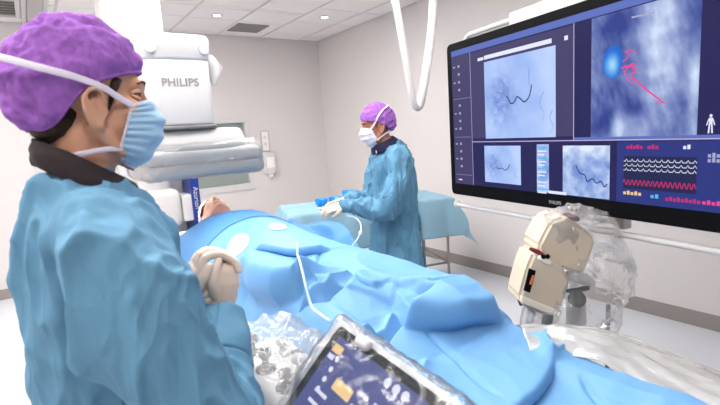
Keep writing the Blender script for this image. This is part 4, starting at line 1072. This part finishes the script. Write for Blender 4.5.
for q in (hq[0], hq[-1]):
    bm = bmesh.new(); lathe(bm, [(.04, -.03), (.05, -.028), (.055, -.002), (.05, 0)], 20, tuple(q-off)); bobj('ceiling_collar', bm, 'white_plastic', hs, True)

# ================================================================== instrument table behind the nurse
IT0 = np.array([-1.82, -2.50]); 
ca, cb_, = at(283, 214, Z=.91), at(312, 200, Z=.91)
it = empty('instrument_table', (-1.30, -2.78, 0)); tag(it, 'steel-legged instrument table under a pale blue cloth behind the nurse', 'table')
ang = math.radians(-19); it.rotation_euler = (0, 0, ang)
TWX, TWY = .72, .30
bm = bmesh.new(); box(bm, (-TWX, -TWY, .865), (TWX, TWY, .895), .004); bobj('table_top', bm, 'steel', it)
for sx in (-1, 1):
    for sy_ in (-1, 1):
        bm = bmesh.new(); limb(bm, [(sx*(TWX-.04), sy_*(TWY-.03), .001), (sx*(TWX-.04), sy_*(TWY-.03), .866)], [.0125]*2, 12, round_cap=False); bobj('leg', bm, 'steel', it, True)
for sy_ in (-1, 1):
    bm = bmesh.new(); limb(bm, [(-TWX+.04, sy_*(TWY-.03), .30), (TWX-.04, sy_*(TWY-.03), .30)], [.010]*2, 10, round_cap=False); bobj('crossbar', bm, 'steel', it, True)
for sx in (-1, 1):
    bm = bmesh.new(); limb(bm, [(sx*(TWX-.04), -TWY+.03, .30), (sx*(TWX-.04), TWY-.03, .30)], [.010]*2, 10, round_cap=False); bobj('crossbar', bm, 'steel', it, True)
itm = Matrix.Translation(it.location) @ Matrix.Rotation(ang, 4, 'Z')
def cloth(u, v):
    # cloth coordinate: over the top then hanging with corner folds
    X_, Y_ = (2*u-1)*(TWX+.30), (2*v-1)*(TWY+.36)
    ox, oy = max(abs(X_)-TWX-.012, 0), max(abs(Y_)-TWY-.012, 0)
    x = math.copysign(min(abs(X_), TWX+.012), X_); y = math.copysign(min(abs(Y_), TWY+.012), Y_)
    drop = math.hypot(ox, oy) if (ox > 0 and oy > 0) else ox+oy
    wv = .022*math.sin(X_*13+1)*min(1, oy/.12)+.02*math.sin(Y_*15)*min(1, ox/.12)
    x += math.copysign(ox*.18+.02*min(1, ox/.1), X_) if ox else 0
    y += math.copysign(oy*.12, Y_) if oy else 0
    if oy: y += math.copysign(wv, Y_)
    if ox: x += math.copysign(wv, X_)
    if ox and oy:
        x += math.copysign(.22*min(ox, oy), X_); y += math.copysign(.18*min(ox, oy), Y_)
    z = .900-drop*.97+.004*noise.noise(Vector((X_*7, Y_*7, 2)))+.003*(1-2*abs(noise.noise(Vector((X_*9, Y_*14, 4)))))
    return tuple(itm@Vector((x, y, z)))
tag(grid_obj('table_cover', cloth, 110, 70, 'table_cloth', None, .002), 'pale blue sterile cloth draped over the instrument table', 'cloth')
for (px_, py_, r, h, lab) in ((322, 206.5, .056, .062, 'small bright blue bowl nearest the table end, leftmost of three'), (335, 204.5, .054, .062, 'small bright blue bowl in the middle of the three'), (348.5, 201.5, .056, .095, 'taller bright blue bowl closest to the nurse')):
    c = at(px_, py_, Z=.902)
    b = empty('bowl', (c[0], c[1], .905)); tag(b, lab, 'bowl', 'blue bowls on the instrument table')
    bm = bmesh.new(); lathe(bm, [(r*.72, 0), (r*.9, h*.5), (r, h), (r*.95, h), (r*.84, h*.5), (r*.66, .006)], 28); bobj('body', bm, 'bowl', b, True)
    bm = bmesh.new(); q = [(r*math.cos(a), r*math.sin(a), h) for a in np.linspace(0, 2*math.pi, 29)]; limb(bm, q, [.003]*29, 6, round_cap=False); bobj('rim', bm, 'bowl', b, True)
gc = at(332, 209, Z=.905)
def gz(u, v):
    return (gc[0]-.09+.18*u, gc[1]-.09+.18*v+.03*u, 0.913+.012*max(0, noise.noise(Vector((u*4, v*4, 1))))+.004*math.sin(u*9))
tag(grid_obj('gauze_towel', gz, 20, 20, 'gauze', None, .004), 'white folded towel on the instrument table below the bowls', 'towel')

# ================================================================== contrast injector with bag
IC = np.array([-2.10, -5.24]); 
inj = empty('contrast_injector', (IC[0], IC[1], 0)); tag(inj, 'cream contrast injector head on a stand under clear plastic', 'injector')
vr = RT0*1.0; vb = np.array([sy, cy, 0.0])   # view-parallel horizontal axes, used to orient the injector head
IM = basis((0, 0, 0), vr, vb, (0, 0, 1))
def iloc(px_, py_, dd=0.0):
    """injector-local point at its own depth plane plus dd"""
    d = FWD+RT*(px_-360)/F_PX+UP*(202.5-py_)/F_PX; q0 = np.array([IC[0], IC[1], 0])+vb*dd; t = np.dot(q0-CAM, vb)/np.dot(d, vb)
    return tuple(CAM+t*d-np.array([IC[0], IC[1], 0]))
def prism(bm, pts, d0, d1, bevel=.01):
    A = [bm.verts.new(iloc(a, b, d0)) for a, b in pts]; B = [bm.verts.new(tuple(np.array(v.co)+vb*(d1-d0))) for v in A]; n = len(A)
    for k in range(n): bm.faces.new((A[k], A[(k+1) % n], B[(k+1) % n], B[k]))
    bm.faces.new(A); bm.faces.new(list(reversed(B)))
    bmesh.ops.recalc_face_normals(bm, faces=bm.faces)
    if bevel: bmesh.ops.bevel(bm, geom=list(bm.edges), offset=bevel, segments=3, affect='EDGES')
bm = bmesh.new(); prism(bm, [(551, 221), (566, 216), (590, 232), (597, 240), (584, 276), (560, 268), (540, 262), (538, 246)], -.06, .10, .012); bobj('head_upper', bm, 'cream', inj)
bm = bmesh.new(); prism(bm, [(534, 252), (562, 264), (571, 282), (561, 312), (548, 318), (521, 305), (519, 298), (527, 268)], -.09, .05, .012); bobj('head_lower', bm, 'cream', inj)
bm = bmesh.new(); prism(bm, [(522, 296), (562, 312), (560, 318), (521, 303)], -.095, .055, .003); bobj('trim_band', bm, 'cream_light', inj)
bm = bmesh.new(); prism(bm, [(529.5, 268.5), (536, 271), (530, 293), (524, 290.5)], -.0945, -.088, 0); lb = bobj('picture_label', bm, 'black', inj); lb['label'] = 'small black picture label'
bm = bmesh.new(); prism(bm, [(532.5, 275), (535, 276), (531.5, 285), (529.2, 284)], -.0965, -.094, 0); bobj('label_print', bm, 'orange', lb)
bm = bmesh.new(); limb(bm, [iloc(561, 216.5, .0), iloc(568, 216, .0), iloc(577, 219, .0)], [.011, .013, .010], 12); bobj('top_knob', bm, 'maroon', inj, True)
bm = bmesh.new(); limb(bm, [iloc(556, 221, -.03), iloc(553, 224, -.03)], [.008, .006], 10); bobj('top_lever', bm, 'maroon', inj, True)
bm = bmesh.new(); limb(bm, [iloc(531, 249, -.07), iloc(538, 252, -.075), iloc(545, 257, -.08)], [.007, .009, .007], 10); bobj('side_lever', bm, 'maroon', inj, True)
for a, b in ((543, 257), (547.5, 256.5)):
    bm = bmesh.new(); ball(bm, iloc(a, b, -.095), .009, 12); bobj('port', bm, 'black', inj, True)
bm = bmesh.new(); limb(bm, [iloc(548, 262, -.09), iloc(540, 258, -.09)], [.014, .010], 12); bobj('syringe_mount', bm, 'cream_light', inj, True)
bm = bmesh.new(); limb(bm, [iloc(519.5, 300, -.05), iloc(521, 304, -.05)], [.008, .008], 8); bobj('side_cap', bm, 'maroon', inj, True)
bm = bmesh.new(); limb(bm, [iloc(530, 312, -.02), iloc(524, 340, -.02), iloc(520, 365, -.02)], [.020, .018, .018], 14); bobj('syringe', bm, 'control_grey', inj, True)
bm = bmesh.new(); limb(bm, [iloc(548, 316, -.0), iloc(543, 345, .0)], [.020, .018], 14); bobj('syringe', bm, 'dark_grey', inj, True)
pb = iloc(576, 290, .03); pcx, pcy = pb[0], pb[1]
bm = bmesh.new(); limb(bm, [(pcx, pcy, .06), (pcx, pcy, pb[2]-.02)], [.038, .036], 18, round_cap=False); bobj('column', bm, 'control_grey', inj, True)
bm = bmesh.new(); limb(bm, [iloc(570, 276, .02), iloc(584, 279, .02), iloc(590, 283, .02)], [.022, .024, .02], 14); bobj('joint', bm, 'control_grey', inj, True)
bm = bmesh.new(); limb(bm, [iloc(577, 299, -.01), iloc(577, 299, -.055)], [.032, .030], 24, round_cap=False); bobj('clamp_knob', bm, 'black', inj, True)
bm = bmesh.new(); limb(bm, [iloc(568, 291, -.02), iloc(578, 290, -.02), iloc(587, 288, -.02)], [.008, .009, .010], 10); bobj('clamp_lever', bm, 'black', inj, True)
bm = bmesh.new()
lathe(bm, [(.05, .06), (.05, .09), (.042, .10)], 20, (pcx, pcy, 0))
for k in range(5):
    a = 2*math.pi*k/5+.3; limb(bm, [(pcx, pcy, .07), (pcx+.24*math.cos(a), pcy+.24*math.sin(a), .06)], [.022, .016], 10)
bobj('base', bm, 'control_grey', inj, True)
for k in range(5):
    a = 2*math.pi*k/5+.3; bm = bmesh.new(); ball(bm, (pcx+.25*math.cos(a), pcy+.25*math.sin(a), .03), (.03, .03, .03), 12); bobj('caster', bm, 'dark_grey', inj, True)
# thin dark pole beside it
pq = at(608, 300, Z=.78)
pp = empty('drip_pole', (-1.72, -5.03, 0))
d = FWD+RT*(608-360)/F_PX+UP*(202.5-318)/F_PX; t = 1.95; pq = CAM+t*d
pp.location = (pq[0], pq[1], 0); tag(pp, 'thin dark pole standing behind the bagged injector', 'pole')
bm = bmesh.new(); limb(bm, [(0, 0, .03), (0, 0, .745)], [.009, .009], 10, round_cap=False); bobj('pole', bm, 'dark_grey', pp, True)
bm = bmesh.new(); lathe(bm, [(.13, 0), (.13, .015), (.03, .03), (.01, .035)], 24); bobj('base', bm, 'dark_grey', pp, True)
# clear bag
bm = bmesh.new()
bagpts = [((562, 218), -.03, .075), ((575, 240), .04, .17), ((582, 262), .04, .22), ((575, 290), .02, .21), ((562, 315), .0, .17), ((552, 338), .0, .14)]
limb(bm, [iloc(a, b, dd) for (a, b), dd, r in bagpts], [(r*.62, r) for _, _, r in bagpts], 24, up=tuple(vb))
limb(bm, [iloc(590, 250, .05), iloc(612, 272, .08), iloc(628, 292, .10)], [.13, .10, .035], 16)
limb(bm, [iloc(600, 285, .05), iloc(600, 325, .05)], [.09, .07], 16)
me, co = remeshed(bm, .017, 3); nn = normals(me, co)
co = co+nn*(.013*fnoise(co, (7, 7, 6), (3, 2, 9), True)+.010*fnoise(co, (17, 17, 15), (1, 5, 3), True))[:, None]
bag = finish('injector_bag', me, co, 'bag_plastic'); bag.location = inj.location
me.polygons.foreach_set('use_smooth', [False]*len(me.polygons))
tag(bag, 'crumpled clear plastic bag pulled over the cream injector', 'plastic bag')

# clear plastic sheet along the far table side (lower right)
tp = [at(*p, Z=z) for p, z in (((515, 330), .88), ((560, 328), .87), ((600, 332), .86), ((640, 343), .84), ((700, 366), .82), ((770, 400), .82))]
bt = [at(*p, Z=z) for p, z in (((530, 354), .93), ((565, 357), .92), ((600, 364), .92), ((635, 388), .90), ((690, 430), .89), ((740, 465), .89))]
tq, bq = smooth_curve(tp, 8), smooth_curve(bt, 8); npl = len(tq)-1
def pf(u, v):
    k = u*npl; i = min(int(k), npl-1); t = k-i
    a = tq[i]*(1-t)+tq[i+1]*t; b = bq[i]*(1-t)+bq[i+1]*t; p = a*(1-v)+b*v
    z = p[2]+.035*math.sin(v*math.pi)+.010*noise.noise(Vector((u*6, v*5, 3)))+.008*(1-2*abs(noise.noise(Vector((u*5, v*9, 8)))))
    return (p[0], p[1], z)
tag(grid_obj('plastic_sheet', pf, 80, 24, 'sheet_plastic', None, .0015), 'shiny translucent plastic sheet along the far edge of the drape at lower right', 'plastic sheet')

# ================================================================== touch screen module on the near table rail
T0 = np.array([-3.21, -5.362, 1.135]); te1 = np.array([0, -1.0, -.10]); te1 /= np.linalg.norm(te1)
te2 = np.array([-.70, 0, -.70]); te2 = te2-te1*(te2@te1); te2 /= np.linalg.norm(te2); te3 = np.cross(te2, te1)
if te3[2] < 0: te3 = -te3
TWm, THm = .36, .27
tm = empty('touchscreen_module', tuple(T0+te1*TWm/2+te2*THm/2)); tag(tm, 'touchscreen control panel wrapped in clear plastic at the lower edge of the picture', 'touchscreen')
def tmat(): return basis(-te1*TWm/2-te2*THm/2, te1, -te2, te3)
def TMT(bm): bmesh.ops.transform(bm, matrix=tmat(), verts=bm.verts); return bm
bm = bmesh.new(); rrect(bm, 0, -THm, TWm, 0, -.035, 0, .018); TMT(bm); bobj('housing', bm, 'control_grey', tm)
bm = bmesh.new(); rrect(bm, .012, -THm+.012, TWm-.012, -.012, 0, .001, .012); TMT(bm); bobj('bezel', bm, 'black', tm)
bm = bmesh.new(); box(bm, (.032, -THm+.03, .0005), (TWm-.06, -.03, .0018)); TMT(bm); ts = bobj('screen', bm, 'tab_blue', tm)
def tsq(name, x0, y0, x1, y1, m):
    bm = bmesh.new(); box(bm, (x0, -y1, .0015), (x1, -y0, .0026)); TMT(bm); bobj(name, bm, m, ts)
def tcir(name, x, y, r, m):
    bm = bmesh.new(); ball(bm, (x, -y, .002), (r, r, .001), 14); TMT(bm); bobj(name, bm, m, ts)
tsq('button', .036, .045, .066, .062, 'tab_orange'); tsq('button', .036, .068, .055, .078, 'tab_white'); tsq('button', .095, .095, .150, .118, 'tab_orange')
for k in range(4): tcir('indicator', .066+.014*(k % 2)*0, .070+.022*k, .006, 'tab_white')
for k in range(3): tcir('indicator', .205+.024*k, .045, .009, 'tab_white')
for r_ in range(4):
    for c in range(3): tsq('menu_text', .16+.045*c, .085+.028*r_, .188+.045*c, .093+.028*r_, 'tab_white')
for k in range(4): tsq('menu_text', .06, .135+.022*k, .10, .142+.022*k, 'tab_white')
bm = bmesh.new(); limb(bm, [(.10, -.014, .01), (.12, -.014, .012)], [.012, .012], 12); TMT(bm); bobj('push_button', bm, 'white_plastic', tm, True)
bm = bmesh.new(); limb(bm, [(.18, -.10, -.03), (.18, -.10, -.14)], [.03, .03], 14); TMT(bm); bobj('mount_arm', bm, 'control_grey', tm, True)
# wrap
bm = bmesh.new(); box(bm, (-.012, -THm-.012, -.05), (TWm+.012, .012, .012), .01, 2); TMT(bm)
me, co = remeshed(bm, .009, 2); nn = normals(me, co)
co = co+nn*(.005*np.maximum(fnoise(co, (9, 9, 9), (3, 8, 1), True), 0)+.003*fnoise(co, (22, 22, 22), (6, 2, 1), True))[:, None]
tw = finish('screen_wrap', me, co, 'tablet_plastic'); tw.location = tm.location; tag(tw, 'clear creased plastic wrap over the touchscreen panel', 'plastic cover')

# control box with joysticks beside it
cbx = empty('control_box', (-3.27, -5.16, .92)); tag(cbx, 'white table-side control box with grey joysticks next to the touchscreen', 'control box')
bm = bmesh.new(); box(bm, (-.085, -.17, -.05), (.085, .17, .05), .02, 3); bobj('body', bm, 'white_plastic', cbx, True)
for k, (x, y, h, r) in enumerate(((-.03, .11, .045, .018), (.03, .05, .04, .016), (-.04, .0, .05, .017), (.02, -.06, .035, .018), (-.04, -.11, .04, .016))):
    bm = bmesh.new(); lathe(bm, [(r*1.5, .0), (r*1.5, .006), (r*.5, .012), (r*.45, h*.6), (r, h*.75), (r, h), (r*.7, h+.006)], 18, (x, y, .049)); bobj('joystick', bm, 'control_grey' if k % 2 else 'dark_grey', cbx, True)
for k in range(4):
    bm = bmesh.new(); box(bm, (.045, -.13+.07*k, .049), (.07, -.10+.07*k, .056), .003); bobj('button', bm, 'dark_grey' if k == 2 else 'control_grey', cbx)
def wf(u, v):
    x, y = -.15+.30*u, -.24+.48*v
    e = max(abs(x)-.10, 0)+max(abs(y)-.19, 0)
    z = .095-.9*e+.020*(1-2*abs(noise.noise(Vector((x*11, y*9, 2)))))+.006*(1-2*abs(noise.noise(Vector((x*24, y*20, 5)))))
    return (x, y, z)
wp = grid_obj('control_wrap', wf, 60, 80, 'wrap_white', None); wp.location = cbx.location; tag(wp, 'crumpled clear plastic over the white control box', 'plastic cover')

# ================================================================== tubing
def on_drape(pts, z, r, name, lab):
    q = [at(a, b, Z=z) for a, b in pts]; q = smooth_curve(q, 10)
    g = np.array([(a, b) for a in (-.03, 0, .03) for b in (-.03, 0, .03)])
    zz = [float(drape_z(p[0]+g[:, 0], p[1]+g[:, 1]).max()) for p in q]
    zz = [max(zz[max(0, i-3):i+4]) for i in range(len(zz))]; zz = np.convolve(np.pad(zz, 4, mode='edge'), np.ones(9)/9, 'valid')
    q = [(p[0], p[1], float(z_)+r+.001) for p, z_ in zip(q, zz)]
    o = empty(name, q[0]); tag(o, lab, 'tube'); bm = bmesh.new(); limb(bm, [tuple(np.array(p)-np.array(q[0])) for p in q], [r]*len(q), 8); bobj('line', bm, 'tube', o, True); return o
on_drape([(300, 277), (301, 290), (302, 304), (309, 317), (318, 325), (330, 333)], 1.01, .004, 'infusion_line', 'thin pale tube lying across the drape folds beside the touchscreen')
q = [at(347, 216, X=-2.24), at(356, 218, X=-2.32), at(361, 226, X=-2.42), at(359, 236, X=-2.46), at(352, 246, X=-2.50), at(345, 252, X=-2.52), at(338, 253, X=-2.54)]
t2 = empty('catheter_line', tuple(q[0])); tag(t2, 'thin clear tube looping from the hands of the nurse to the drape', 'tube')
sm = smooth_curve(q, 8); bm = bmesh.new(); limb(bm, [tuple(p-q[0]) for p in sm], [.0035]*len(sm), 8); bobj('line', bm, 'tube', t2, True)
for k in (.45, .95):
    i = int(k*(len(sm)-2)); bm = bmesh.new(); limb(bm, [tuple(sm[i]-q[0]), tuple(sm[i+1]-q[0])], [.008, .008], 10); bobj('connector', bm, 'gauze', t2, True)
